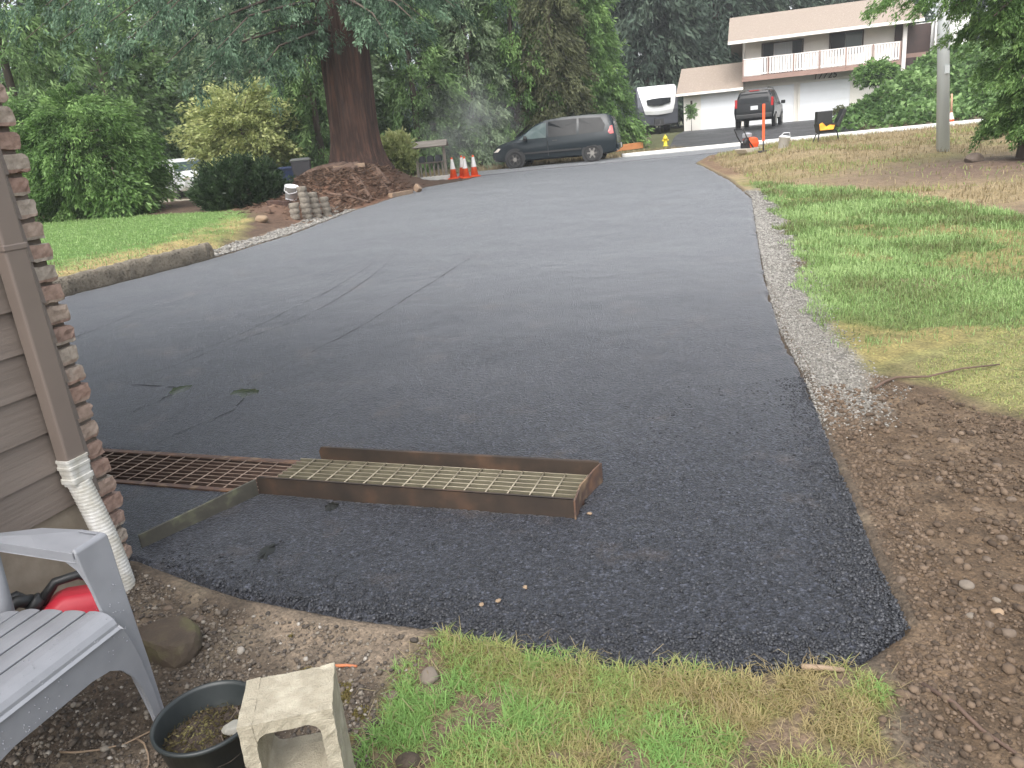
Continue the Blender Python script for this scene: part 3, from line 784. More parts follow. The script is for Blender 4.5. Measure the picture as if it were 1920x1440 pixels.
# ---- right foreground tree with hanging sprays
rt = empty('cedar_tree', at_g(10.30, 14.9, -.25)); tag(rt, 'cedar at the right edge whose green sprays hang over the metal pole', 'tree')
tb = MB(); tb.tube([(0, 0, -.1), (.02, 0, .8), (.05, 0, 2.5), (.1, 0, 6.5)], [.24, .19, .17, .08], 12)
cen = []; outw = []
rtips = [(-1.3, -.9, 2.9), (-2.0, -.6, 3.0), (-2.7, -.9, 3.1), (-3.2, -.5, 3.25), (-1.7, -1.3, 3.3), (-2.4, -1.5, 3.4), (-.9, -1.0, 2.3), (-1.0, -.4, 1.9), (-.7, -.8, 1.4), (-.55, -.9, .9), (-.3, -1.0, 1.9), (.3, -1.1, 1.4), (.6, -1.2, 2.4), (-.6, -1.3, 2.8), (-1.5, .2, 2.6), (-.5, .5, 1.1), (-.1, -1.0, .75), (.4, -.9, .6), (-1.1, -1.6, 3.8), (-2.2, -.2, 3.9), (-.2, -1.4, 3.6), (.8, -.8, 3.2), (-2.9, -1.4, 3.8), (-.8, -.1, .9), (-.9, -.9, 1.7), (-.75, -.5, 1.3), (-.5, -1.1, 1.5), (-.95, -.7, 2.6), (-1.2, -.5, 2.45), (-.6, -.9, 2.1), (-.45, -.7, .8), (-.2, -1.2, 1.0), (-1.5, -.9, 2.75)]
for (x, y, z) in rtips:
    b = Vector((x, y, z)); hd = math.hypot(x, y); a = Vector((.03, 0, z + .35 * hd)); c = a.lerp(b, .5) + Vector((0, 0, .08 * hd))
    tb.tube([a, c, b], [.05, .035, .01], 6)
    od = np.array([x / hd, y / hd, 0]); sv = np.array([-od[1], od[0], 0])
    for j in range(58):
        t = rng.uniform(.25, 1.05); q = np.array(a.lerp(c, t * 2) if t < .5 else c.lerp(b, t * 2 - 1)); s_ = rng.normal(0, .22)
        cen.append(q + sv * s_ + np.array([0, 0, -abs(rng.normal(0, .11))])); outw.append(od * .7 + sv * np.sign(s_) * .4)
tb.build('trunk', M_bark, rt)
crown('crown', np.array(cen), np.array(outw), 60, .085, .075, .9, L_cyp, rt, elong=1.8, wr=.28)

# ---- ivy slope by the neighbour house
def ivy(x, y): return (ground_z(x, y, False) - P(y) > .10) * (y > 32.5) * 1.0
x, y = sample((14, 32.4, 30, 47), 30000, ivy)
n_ = len(x); az = rng.uniform(0, 6.28, n_)
axs = unit(np.stack([np.cos(az), np.sin(az) - .7, rng.uniform(-.1, .9, n_)], 1))
pch = fbm(x, y, 1.1, 97)
zz = ground_z(x, y, False) + rng.uniform(0, 1, n_) * (.06 + .75 * np.clip(pch - .35, 0, 1))
l_ = rng.uniform(.12, .28, n_)
tag(leaf_mesh('ivy_ground_cover', np.stack([x, y, zz], 1), axs, l_, l_ * .7, np.clip((pch - .5) * 1.6 + .45 + rng.normal(0, .22, n_), 0, 1), L_ivy), kind='stuff')
p1 = ball_pts(150, (0, 0, 1.25), (.85, .7, .42), .3, .2, 9)
tree('ornamental_tree', 'small umbrella shaped tree on the ivy slope before the balcony end', at_g(19.6, 40.2), p1, 40, .16, .16, .4, L_cyp, 1.2, .05, limbs=10, wr=.5)
p1 = ball_pts(70, (0, 0, .3), (.5, .4, .3), .3, .2, 9)
tree('low_shrub', 'low olive shrub at the upper left edge of the ivy slope', at_g(18.1, 40.0), p1, 40, .12, .14, .2, L_brown, .35, .03, cat='shrub', limbs=5, wr=.5)
# ------------------------------------------------------------------ house corner on the left
M_siding = mat('taupe painted siding', (.215, .178, .152), (.155, .128, .108), 14, .6, .8, 60, .003, stretch=(1, .05, 1))
M_found = mat('stained painted foundation', (.40, .345, .275), (.24, .20, .15), 4, .75, .5, 60, .003, c3=(.33, .28, .22))
M_down = mat('brown painted downspout', (.195, .158, .135), (.170, .138, .118), 3, .4, .1, 30)
M_wpipe = mat('dirty white plastic', (.74, .74, .72), (.46, .44, .38), 7, .4, .1, 60, c3=(.68, .68, .66))
M_mortar = mat('mortar', (.17, .14, .115), (.11, .09, .075), 30, .9, .6, 80, .004)

def brick_material():
    m, nt, b = newmat('old used brick')
    tc = nt.nodes.new('ShaderNodeTexCoord'); sp = nt.nodes.new('ShaderNodeSeparateXYZ'); nt.links.new(tc.outputs['Object'], sp.inputs[0])
    dv = N(nt, 'ShaderNodeMath', operation='DIVIDE'); nt.links.new(sp.outputs[2], dv.inputs[0]); dv.inputs[1].default_value = .0775
    fl = N(nt, 'ShaderNodeMath', operation='FLOOR'); nt.links.new(dv.outputs[0], fl.inputs[0])
    dx = N(nt, 'ShaderNodeMath', operation='DIVIDE'); nt.links.new(sp.outputs[0], dx.inputs[0]); dx.inputs[1].default_value = .215
    hf = N(nt, 'ShaderNodeMath', operation='MULTIPLY'); nt.links.new(fl.outputs[0], hf.inputs[0]); hf.inputs[1].default_value = .5
    ad = N(nt, 'ShaderNodeMath', operation='ADD'); nt.links.new(dx.outputs[0], ad.inputs[0]); nt.links.new(hf.outputs[0], ad.inputs[1])
    fx = N(nt, 'ShaderNodeMath', operation='FLOOR'); nt.links.new(ad.outputs[0], fx.inputs[0])
    cb = nt.nodes.new('ShaderNodeCombineXYZ'); nt.links.new(fx.outputs[0], cb.inputs[0]); nt.links.new(fl.outputs[0], cb.inputs[2])
    wn = nt.nodes.new('ShaderNodeTexWhiteNoise'); nt.links.new(cb.outputs[0], wn.inputs['Vector'])
    c = ramp(nt, wn.outputs['Value'], [(0, (.30, .175, .135)), (.25, (.36, .255, .20)), (.5, (.37, .295, .235)), (.7, (.39, .335, .275)), (.88, (.34, .215, .165)), (1, (.29, .20, .16))])
    v = coords(nt)
    g = ramp(nt, noise(nt, v, 28, 6, .65), [(.3, (.62, .60, .58)), (.55, (1, 1, 1)), (.75, (1.25, 1.27, 1.3))])
    mx = N(nt, 'ShaderNodeMixRGB', blend_type='MULTIPLY'); mx.inputs[0].default_value = 1
    nt.links.new(c, mx.inputs[1]); nt.links.new(g, mx.inputs[2]); nt.links.new(mx.outputs[0], b.inputs['Base Color'])
    b.inputs['Roughness'].default_value = .75
    n_ = bump(nt, noise(nt, v, 45, 5), .6, .006); n_ = bump(nt, noise(nt, v, 220, 4), .4, .002, n_)
    nt.links.new(n_, b.inputs['Normal'])
    return m
M_brick = brick_material()
house = empty('garage_house', (-1.635, 2.838, 0), -EA)
tag(house, 'near house corner with taupe lap siding, ragged brick edge and white drain pipe', 'house')
mb = MB()
k = 0
for k in range(20):
    z = .335 + .15 * k
    prof = [(-.012, z), (.016, z), (.004, z + .158), (-.012, z + .158)]
    mb.add([(p[0], y, p[1]) for y in (-4.2, -.088) for p in prof], [(0, 1, 2, 3), (7, 6, 5, 4), (0, 4, 5, 1), (1, 5, 6, 2), (2, 6, 7, 3), (3, 7, 4, 0)])
mb.build('siding', M_siding, house)
mb = MB(); mb.box((-.09, -2.15, 1.66), (.15, 4.1, 3.3)); mb.box((-4.5, .0 - .16, 1.66), (8.6, .13, 3.3)); mb.build('wall', M_mortar, house)
mb = MB(); mb.box((-.082, -2.15, .035), (.164, 4.12, .59)); mb.build('foundation', M_found, house, bevel=.006)
mb = MB()
r2 = np.random.default_rng(3)
for c in range(42):
    z0 = -.09 + .0775 * c
    off = 0 if c % 2 == 0 else .1075
    xs = [.0]; x = -.105 if c % 2 else -.2125
    while x > -2.6: xs.append(x); x -= .215
    for i in range(len(xs) - 1):
        a, b = xs[i], xs[i + 1] + .014
        jx = r2.uniform(-.008, .010) if i == 0 else 0
        jy = r2.uniform(-.007, .007)
        y0, y1 = -.092 + r2.uniform(-.004, .004), .004 + jy
        zt = z0 + .065 + r2.uniform(-.004, .003)
        # subdivided block with worn corners
        nx_, ny_, nz_ = (3, 5, 4)
        vs = []; idx = {}
        fs = []
        def vid(p):
            if p not in idx:
                fx_, fy_, fz_ = p[0] / nx_, p[1] / ny_, p[2] / nz_
                q = [b + (a + jx - b) * fx_, y0 + (y1 - y0) * fy_, z0 + (zt - z0) * fz_]
                ec = sum(1 for t in (fx_, fy_, fz_) if t in (0, 1))
                s_ = .002 if ec == 2 else (.0045 if ec == 3 else 0)
                for d_, t in enumerate((fx_, fy_, fz_)):
                    if t in (0, 1): q[d_] += (s_ if t == 0 else -s_) + r2.normal(0, .0016 if d_ != 1 else .0022)
                idx[p] = len(vs); vs.append(q)
            return idx[p]
        if i > 3: nx_, ny_, nz_ = 1, 1, 1
        for u in range(ny_):
            for w in range(nz_):
                fs.append((vid((nx_, u, w)), vid((nx_, u + 1, w)), vid((nx_, u + 1, w + 1)), vid((nx_, u, w + 1))))
                fs.append((vid((0, u, w)), vid((0, u, w + 1)), vid((0, u + 1, w + 1)), vid((0, u + 1, w))))
        for u in range(nx_):
            for w in range(nz_):
                fs.append((vid((u, ny_, w)), vid((u, ny_, w + 1)), vid((u + 1, ny_, w + 1)), vid((u + 1, ny_, w))))
                fs.append((vid((u, 0, w)), vid((u + 1, 0, w)), vid((u + 1, 0, w + 1)), vid((u, 0, w + 1))))
        for u in range(nx_):
            for w in range(ny_):
                fs.append((vid((u, w, nz_)), vid((u + 1, w, nz_)), vid((u + 1, w + 1, nz_)), vid((u, w + 1, nz_))))
                fs.append((vid((u, w, 0)), vid((u, w + 1, 0)), vid((u + 1, w + 1, 0)), vid((u + 1, w, 0))))
        mb.add(vs, fs, False)
mb.build('brick_veneer', M_brick, house)
mb = MB(); mb.box((-1.35, -.048, 1.45), (2.66, .072, 3.3)); mb.build('mortar_bed', M_mortar, house)
dsp = MB(); dsp.box((.05, -.192, 1.80), (.058, .086, 2.62)); ds = dsp.build('downspout', M_down, house, bevel=.010, seg=3)
st = MB(); st.box((.05, -.192, 1.30), (.064, .092, .022)); st.build('strap', M_down, ds, bevel=.004)
ad = MB()
def rrect(c, hx, hy, r_, z, n=5):
    out = []
    for (sx, sy, a0) in ((1, 1, 0), (-1, 1, 90), (-1, -1, 180), (1, -1, 270)):
        for j in range(n):
            a = R(a0 + 90 * j / (n - 1)); out.append(Vector((c[0] + sx * (hx - r_) + r_ * math.cos(a), c[1] + sy * (hy - r_) + r_ * math.sin(a), z)))
    return out
rings = []
for z, g in [(.525, .0), (.525, .006), (.515, .006), (.513, .003), (.500, .003), (.498, .007), (.488, .007), (.486, .003), (.468, .003), (.466, .001), (.452, .001), (.450, .007), (.432, .007), (.430, .001), (.420, 0)]:
    rings.append(rrect((.052, -.193), .030 + g * .7, .044 + g * .7, .012, z))
ad.loft(rings, smooth=False)
ad.build('drain_adapter', M_wpipe, house)
cp = MB(); rings = []
A0 = Vector((.052, -.194, .43)); B0 = Vector((.150, -.205, -.06))
nr = 110
for i in range(nr + 1):
    t = i / nr; c = A0.lerp(B0, t) + Vector((.012, .004, 0)) * math.sin(t * math.pi)
    rr_ = .0425 + .0013 * math.sin(i * 2 * math.pi / 3.0)
    rings.append([c + Vector((rr_ * .92 * math.cos(a), rr_ * math.sin(a), 0)) for a in np.linspace(0, 2 * math.pi, 20, endpoint=False)])
cp.loft(rings, smooth=True); cp.build('corrugated_pipe', M_wpipe, house)

# ------------------------------------------------------------------ trench drain in a raised steel frame
M_rust = mat('rusty steel plate', (.032, .027, .024), (.060, .044, .034), 5, .5, .5, 70, .002, metal=.2, c3=(.12, .072, .047))
M_rust2 = mat('orange rusted steel', (.17, .09, .05), (.075, .046, .036), 9, .75, .4, 60, .002, c3=(.25, .17, .10))
M_galv = mat('weathered grating wire', (.44, .39, .29), (.30, .26, .19), 20, .55, .2, 90, .001, metal=.1)
M_grust = mat('rusty grating wire', (.34, .26, .20), (.20, .135, .10), 20, .65, .3, 90, .001, metal=.1)
M_pit = mat('mossy trench floor', (.085, .08, .05), (.05, .045, .032), 12, .8, .4, 60, .003)
M_pit2 = mat('dark rusty trench floor', (.055, .034, .026), (.035, .024, .02), 12, .7, .4, 60, .003)
M_moss_steel = mat('mossy steel strip', (.040, .037, .031), (.062, .058, .045), 12, .7, .5, 60, .003, c3=(.12, .125, .075))
drain = empty('trench_drain', (DO[0], DO[1], 0), -EA)
tag(drain, 'long rusty trench drain with grates, its right half framed by raised steel plates', 'drain')
mb = MB()
mb.prism([(-1.55, -.03), (-.21, -.03), (-.20, -.045), (0, -.05), (.0, .083), (-1.55, .083)], (0, -.006, 0), (1, 0, 0), (0, 0, 1), .007)
mb.box((-.775, -.004, .0805), (1.54, .020, .005))
mb.build('front_plate', M_rust, drain)
mb = MB()
mb.prism([(-1.41, -.03), (.030, -.03), (.030, .094), (-1.41, .100), (-1.425, .075)], (0, .338, 0), (1, 0, 0), (0, 0, 1), .008)
mb.box((-.69, .341, .0955), (1.43, .016, .004))
mb.build('back_plate', M_rust, drain)
mb = MB()
pl = [(0, -.022), (-.006, .06), (-.012, .128), (.0, .20), (.016, .27), (.032, .340)]
for i in range(len(pl) - 1):
    a, b = Vector((*pl[i], 0)), Vector((*pl[i + 1], 0)); u = (b - a)
    mb.prism([(0, -.04), (1, -.04), (1, .083 if i < 3 else .092), (0, .083 if i < 4 else .092)], a, u, Vector((0, 0, 1)), .007)
mb.build('end_plate', M_rust2, drain)
M_bars = mat('dull olive grating bar', (.17, .155, .105), (.11, .10, .07), 14, .6, .2, 90, .001)
M_barsr = mat('rusty grating bar', (.105, .066, .05), (.06, .04, .032), 14, .7, .2, 90, .001)
def grate(name, e0, e1, z, mw, mc, rl, rc, step, first=0.0):
    g = MB()
    n = 9; gt = MB()
    for i in range(n):
        w = .006 + i * (.312 / (n - 1)); g.box(((e0 + e1) / 2, w, z - .016), (e1 - e0, rl * 1.5, .026)); gt.tube([(e0, w, z), (e1, w, z)], rl * .75, 5)
    o = g.build(name, mw, drain); gt.build('wire', mc, o)
    g = MB(); x = e1 - first
    while x > e0:
        g.tube([(x, 0, z), (x - .0, .32, z)], rc, 5); x -= step
    g.build('cross_bar', mc, o); return o
grate('grate', -1.535, -.012, .036, M_bars, M_galv, .0024, .0036, .1016, .012)
grate('rusty_grate', -3.2, -1.545, .004, M_barsr, M_grust, .0026, .0034, .1016, .03)
for (e0, e1, m) in ((-3.2, -1.54, M_pit2), (-1.54, -.01, M_pit)):
    mb = MB(); mb.box(((e0 + e1) / 2, .16, -.145), (e1 - e0 - .002, .318, .01))
    mb.box(((e0 + e1) / 2, .001, -.075), (e1 - e0 - .002, .006, .15)); mb.box(((e0 + e1) / 2, .319, -.075), (e1 - e0 - .002, .006, .15))
    for q in (.08, .16, .24): mb.box(((e0 + e1) / 2, q, -.06), (e1 - e0 - .002, .004, .03))
    mb.build('channel', m, drain)
mb = MB(); mb.box((-2.38, -.012, .002), (1.66, .030, .012)); mb.box((-2.30, .334, .002), (1.80, .034, .012)); mb.build('angle_iron', M_rust2, drain)

sa = Vector((-1.63, 2.885, 0)); fl_ = Vector((DO[0] - 1.556 * EV[0] - .02 * WV[0], DO[1] - 1.556 * EV[1] - .02 * WV[1], 0))
mb = MB(); d_ = (fl_ - sa); u = d_.normalized()
L = d_.length
mb.prism([(0, -.06), (L, -.06), (L, .080), (L * .5, .068), (0, .058)], sa, u, (0, 0, 1), .012)
tag(mb.build('edging_strip', M_moss_steel, bevel=.002), 'mossy upright steel edging strip running from the drain frame to the brick corner', 'edging')

# ------------------------------------------------------------------ grey plastic garden chair
M_chair = mat('grey resin plastic', (.252, .260, .282), (.205, .212, .23), 9, .40, .06, 200, .001)
ch = empty('garden_chair', (-1.205, 1.562, -.02), -EA)
tag(ch, 'wet grey plastic slatted garden chair, only its arm, leg and seat in view', 'chair')
def swept(prof, y0, y1, thick):
    """open profile [(x,z)] swept along y with thickness downwards"""
    n = len(prof); m = MB(); pr = [Vector((p[0], 0, p[1])) for p in prof]; lo = []
    for i in range(n):
        a = pr[max(0, i - 1)]; b = pr[min(n - 1, i + 1)]; t = (b - a).normalized(); nn = Vector((-t.z, 0, t.x))
        if nn.z < 0 and abs(nn.z) > .2: nn = -nn
        lo.append(pr[i] - nn * thick)
    loop = pr + lo[::-1]
    m.loft([[q + Vector((0, y, 0)) for q in loop] for y in (y0, y1)], smooth=False)
    return m
def seat_z(x): return .405 - .10 * max(0, (-.08 - x)) ** 1.0 - .12 * max(0, -.29 - x)
seat = MB()
lip = [(.012, .364), (.010, .380), (.001, .394), (-.014, .404), (-.034, .409), (-.058, .409), (-.080, .406)]
m_ = swept(lip, -.225, .225, .010); seat.add(m_.v, m_.f)
x = -.091
for k in range(5):
    pr = [(x - .078 * t, seat_z(x - .078 * t) + .004 * math.sin(math.pi * t)) for t in np.linspace(0, 1, 6)]
    m_ = swept(pr[::-1], -.222, .222, .010); seat.add(m_.v, m_.f); x -= .088
for s in (-1, 1):
    seat.prism([(.0, .33), (.0, .37), (-.06, .396), (-.53, .32), (-.53, .29), (-.06, .35)], (0, s * .230 + .006, 0), (1, 0, 0), (0, 0, 1), .012)
seat.build('seat', M_chair, ch, bevel=.003)
ap = [(-.285, .31), (.285, .31)] 
arch = [(.262, .0), (.256, .07), (.243, .13), (.225, .18), (.196, .218), (.16, .235), (.10, .240)]
poly = [(-.262, .318), (.262, .318)] + [(.278, .20), (.284, .10), (.283, 0)] + arch + [(-a, b) for a, b in arch[::-1]] + [(-.283, 0), (-.284, .10), (-.278, .20)]
apm = MB(); org = Vector((.062, 0, 0))
n = len(poly)
def lean_x(z): return .003 + .010 * min(1, z / .35)
va = [(lean_x(z), y, z) for y, z in poly]; vb = [(lean_x(z) - .010, y, z) for y, z in poly]
# split the arch shaped panel in convex quads: left leg strip, top band, right leg strip
apm = MB()
def strip(outer, inner):
    for d in range(len(outer) - 1):
        q = [outer[d], outer[d + 1], inner[d + 1], inner[d]]
        f4 = [(lean_x(z), y, z) for y, z in q]; b4 = [(lean_x(z) - .010, y, z) for y, z in q]
        apm.add(f4 + b4, [(0, 1, 2, 3), (7, 6, 5, 4), (0, 4, 5, 1), (1, 5, 6, 2), (2, 6, 7, 3), (3, 7, 4, 0)])
outR = [(.283, 0), (.281, .07), (.276, .13), (.268, .19), (.262, .24), (.252, .29), (.232, .360)]
inR = [(.262, 0), (.255, .08), (.243, .15), (.226, .205), (.198, .248), (.165, .272), (.11, .282)]
strip(outR, inR); strip([(-a, b) for a, b in inR], [(-a, b) for a, b in outR])
strip([(.232, .360), (-.232, .360)], [(.11, .282), (-.11, .282)])
apm.build('apron', M_chair, ch)
for s in (-1, 1):
    lg = MB(); rings = []
    for z, ya, yb, dp in [(0, .258, .300, .046), (.05, .256, .301, .048), (.2, .243, .309, .056), (.36, .230, .314, .064), (.48, .224, .319, .072), (.55, .220, .323, .080), (.588, .219, .324, .088), (.596, .224, .318, .085)]:
        xf = .002 - .060 * z / .58 + (-.008 if z > .59 else 0)
        w_ = .010
        rings.append([Vector((xf - (.0 if True else 0), s * ya, z)), Vector((xf, s * yb, z)), Vector((xf - dp, s * (yb + .004), z)), Vector((xf - dp, s * (yb - w_), z)), Vector((xf - w_, s * (yb - w_ * 1.2), z)), Vector((xf - w_, s * ya, z))])
    lg.loft(rings); lg.build('leg', M_chair, ch, bevel=.004)
    rl = MB(); rl.tube([(-.52, s * .25, 0), (-.47, s * .25, .30), (-.44, s * .25, .55)], [.022, .028, .024], 8); rl.build('leg', M_chair, ch)
    am = MB()
    out = [(-.075, .221), (-.072, .27), (-.075, .320), (-.15, .331), (-.30, .322), (-.42, .276), (-.55, .252), (-.64, .25), (-.64, .213), (-.42, .234), (-.2, .222)]
    def az_(x): return .592 - .012 * (-x / .6) - .010 * max(0, 1 - abs(x + .05) / .05)
    for i, (a, b) in enumerate([(0, -.002)]):
        top = [Vector((x, s * y, az_(x))) for x, y in out]
        cx = Vector((-.28, s * .27, az_(-.28) + .006))
        lo = [Vector((x, s * y, az_(x) - .028)) for x, y in out]
        n = len(out); vs = top + lo + [cx]; fs = [(i, (i + 1) % n, 2 * n) for i in range(n)] + [(i, i + n, (i + 1) % n + n, (i + 1) % n) for i in range(n)] + [tuple(range(n, 2 * n))]
        am.add(vs, fs)
    gus = [(-.064, .566), (-.050, .46), (-.060, .495), (-.080, .532), (-.115, .556), (-.17, .566)]
    am.prism(gus, (0, s * .223, 0), (1, 0, 0), (0, 0, 1), -s * .008)
    am.build('armrest', M_chair, ch, bevel=.006, seg=3)
bk = MB()
for k in range(5):
    y = -.21 + .105 * k; top = .92 + .06 * math.cos((k - 2) * .8)
    bk.prism([(-.045, .29), (.045, .29), (.048, top - .03), (.02, top), (-.02, top), (-.048, top - .03)], (-.50, y, 0), (0, 1, 0), Vector((-.28, 0, 1)), .012)
bk.box((-.585, 0, .52), (.02, .52, .05)); bk.build('backrest', M_chair, ch, bevel=.004)
# rain drops on the chair
M_drop = mat('rain drop', (.33, .34, .37), rough=.08)
nd = 170; dx_ = []; 
for _ in range(nd):
    q = random.random()
    if q < .45:
        y = random.uniform(-.26, .26); z = random.uniform(.29, .355); dx_.append((lean_x(z) + .001, y, z))
    elif q < .8:
        y = random.uniform(-.26, .26); j = random.uniform(0, 1); i = int(j * (len(lip) - 1)); f = j * (len(lip) - 1) - i; a = lip[i]; b = lip[min(i + 1, len(lip) - 1)]
        dx_.append((a[0] + (b[0] - a[0]) * f, y, a[1] + (b[1] - a[1]) * f + .001))
    else:
        z = random.uniform(.15, .5); dx_.append((.0025 - .060 * z / .58, random.uniform(.245, .305), z))
dx_ = np.array(dx_)
o = pebbles('rain_drops', dx_[:, 0], dx_[:, 1], dx_[:, 2], rng.uniform(.0010, .0024, nd), M_drop, flat=.8, sink=.8, smooth=True)
o.parent = ch; o['kind'] = 'stuff'

# ------------------------------------------------------------------ red petrol can with black spout, log end, rock
M_red = mat('red plastic', (.52, .030, .050), (.46, .026, .042), 5, .4, .05, 80)
M_blackp = mat('black plastic', (.016, .017, .018), (.024, .025, .026), 8, .45, .1, 80)
can = empty('fuel_can', (-1.585, 2.24, -.02), rot=(R(6), R(-10), R(205)))
tag(can, 'red plastic fuel can with black spout lying behind the grey chair', 'fuel can')
b = MB(); rings = []
for z, hx, hy, r_ in [(0, .100, .065, .03), (.012, .112, .076, .035), (.13, .112, .076, .035), (.165, .100, .070, .035), (.190, .072, .055, .03), (.20, .05, .04, .02)]:
    rings.append(rrect((0 - (.03 if z > .15 else 0), 0), hx, hy, r_, z))
b.loft(rings, smooth=True); b.build('body', M_red, can)
hb = MB(); hb.tube([(-.10, 0, .165), (-.09, 0, .225), (-.03, 0, .255), (.04, 0, .24), (.085, 0, .175)], [.017, .016, .016, .016, .02], 10); hb.build('handle', M_blackp, can)
cb = MB(); cb.lathe([(.032, 0), (.034, .03), (.028, .036)], 18, (.085, 0, .165), Matrix.Rotation(R(55), 3, 'Y')); cb.build('cap', M_blackp, can)
sb = MB(); sb.tube([(.11, 0, .185), (.15, .01, .195), (.20, .02, .165), (.26, .025, .11), (.30, .03, .07)], [.024, .021, .019, .016, .012], 12)
sb.tube([(.10, -.045, .15), (.16, -.05, .19), (.22, -.04, .17)], [.016, .02, .014], 10); sb.build('spout', M_blackp, can)
fw = MB(); fw.tube([(-.12, 0, 0), (.02, .01, .008), (.14, -.005, .0)], [.048, .052, .045], 12)
fw.build('firewood_log', mat('split wood', (.42, .27, .15), (.25, .15, .085), 7, .8, .4, 60, .003, stretch=(.2, 1, 1)), loc=(-1.76, 2.20, .0), rz=R(22))
tag(bpy.data.objects['firewood_log'], 'short pale split log by the foundation behind the chair', 'log')

def rock(name, loc, size, m, label, group=None, seed=0, cat='stone', smooth=False, sub=2, cut=(.62, .95)):
    v, f = ico(); v = list(map(Vector, v)); f = [tuple(q) for q in f]
    for _ in range(sub):
        cache = {}; nf = []
        def mid(a, b):
            k = (min(a, b), max(a, b))
            if k not in cache: cache[k] = len(v); v.append(((v[a] + v[b]) / 2).normalized())
            return cache[k]
        for (a, b, c) in f:
            x, y, z = mid(a, b), mid(b, c), mid(c, a); nf += [(a, x, z), (b, y, x), (c, z, y), (x, y, z)]
        f = nf
    r3 = np.random.default_rng(seed); pl_ = unit(r3.normal(size=(9, 3))); of = r3.uniform(cut[0], cut[1], 9)
    out = []
    for q in v:
        q = np.array(q)
        for p_, o_ in zip(pl_, of):
            d = q @ p_
            if d > o_: q = q - p_ * (d - o_) * .85
        q = q * (1 + r3.normal(0, .012))
        out.append(q * np.array(size))
    mb = MB(); mb.add(out, f, smooth)
    o = mb.build(name, m, loc=loc, rz=r3.uniform(0, 6))
    return tag(o, label, cat, group)
M_rockd = mat('dark mossy rock', (.050, .037, .027), (.070, .052, .036), 9, .85, .8, 40, .01, c3=(.095, .088, .040))
rock('rock', (-1.235, 2.17, .0), (.135, .115, .095), M_rockd, 'dark brown mossy rock beside the chair leg', seed=4, cut=(.40, .72))

# ------------------------------------------------------------------ planter pot and concrete block
M_pot = mat('dark green grey plastic', (.014, .018, .019), (.022, .027, .028), 7, .45, .15, 80, .001, c3=(.045, .05, .048))
M_soil = mat('potting soil', (.035, .026, .021), (.075, .055, .042), 30, .95, 1, 90, .012)
pot = empty('plant_pot', (-.885, 1.65, -.035)); tag(pot, 'round dark plastic plant pot with withered plants between chair and concrete block', 'plant pot')
b = MB(); b.lathe([(.100, 0), (.106, .004), (.128, .155), (.136, .157), (.137, .168), (.130, .170), (.126, .160), (.117, .085), (.114, .08)], 48, smooth=True, caps=True); b.build('pot', M_pot, pot)
s = MB(); n = 30
gv = [(0, 0, .105)]; gf = []
for i in range(1, 8):
    for k in range(n):
        r_ = .121 * i / 7; a = 2 * math.pi * k / n
        gv.append((r_ * math.cos(a), r_ * math.sin(a), .098 + .020 * fbm(np.array([r_ * math.cos(a) + 3]), np.array([r_ * math.sin(a)]), 22, 3)[0] - .012 * (i / 7) ** 2))
for k in range(n): gf.append((0, 1 + k, 1 + (k + 1) % n))
for i in range(6):
    for k in range(n): gf.append((1 + i * n + k, 1 + (i + 1) * n + k, 1 + (i + 1) * n + (k + 1) % n, 1 + i * n + (k + 1) % n))
s.add(gv, gf, True); s.build('soil', M_soil, pot)
L_with = leafmat('withered leaves', (.05, .032, .02), (.26, .25, .10), .7, (.14, .12, .05))
n_ = 900; a = rng.uniform(0, 6.28, n_); r_ = .105 * rng.uniform(0, 1, n_) ** .5
px_ = r_ * np.cos(a) - .01; py_ = r_ * np.sin(a)
grn = np.exp(-((px_ + .02) ** 2 + (py_ + .01) ** 2) / .0022)
pz_ = .105 + rng.uniform(0, 1, n_) * (.012 + .035 * grn)
ax3 = unit(rng.normal(size=(n_, 3)) * np.array([1, 1, .45]))
l_ = rng.uniform(.006, .016, n_)
leaf_mesh('withered_plant', np.stack([px_, py_, pz_], 1), ax3, l_, l_ * .38, np.clip(rng.uniform(0, .5, n_) + grn * .5, 0, 1), L_with, pot)
for k in range(9):
    st = MB()
    a = random.uniform(0, 6.28); r_ = random.uniform(.02, .09); x, y = r_ * math.cos(a), r_ * math.sin(a); t = random.uniform(-1, 1)
    st.tube([(x, y, .108), (x + .02 * t, y + .015, .125), (x + .05 * t, y + .03 * math.cos(a), .118)], [.0016, .0013, .0008], 5)
    st.build('stem', M_bark, pot)
o = rock('pebble', (0.062, .0, .118), (.034, .026, .018), mat('pale stone', (.20, .20, .17), (.30, .29, .26), 20, .8, .4, 90), None, seed=8, cat=None)
o.parent = pot

M_block = mat('weathered cinder block', (.44, .40, .31), (.30, .27, .205), 9, .95, .9, 230, .004, c3=(.50, .46, .365))
bl = MB(); W_, D_, H_ = .196, .152, .395; tw = .031
ang = R(9)
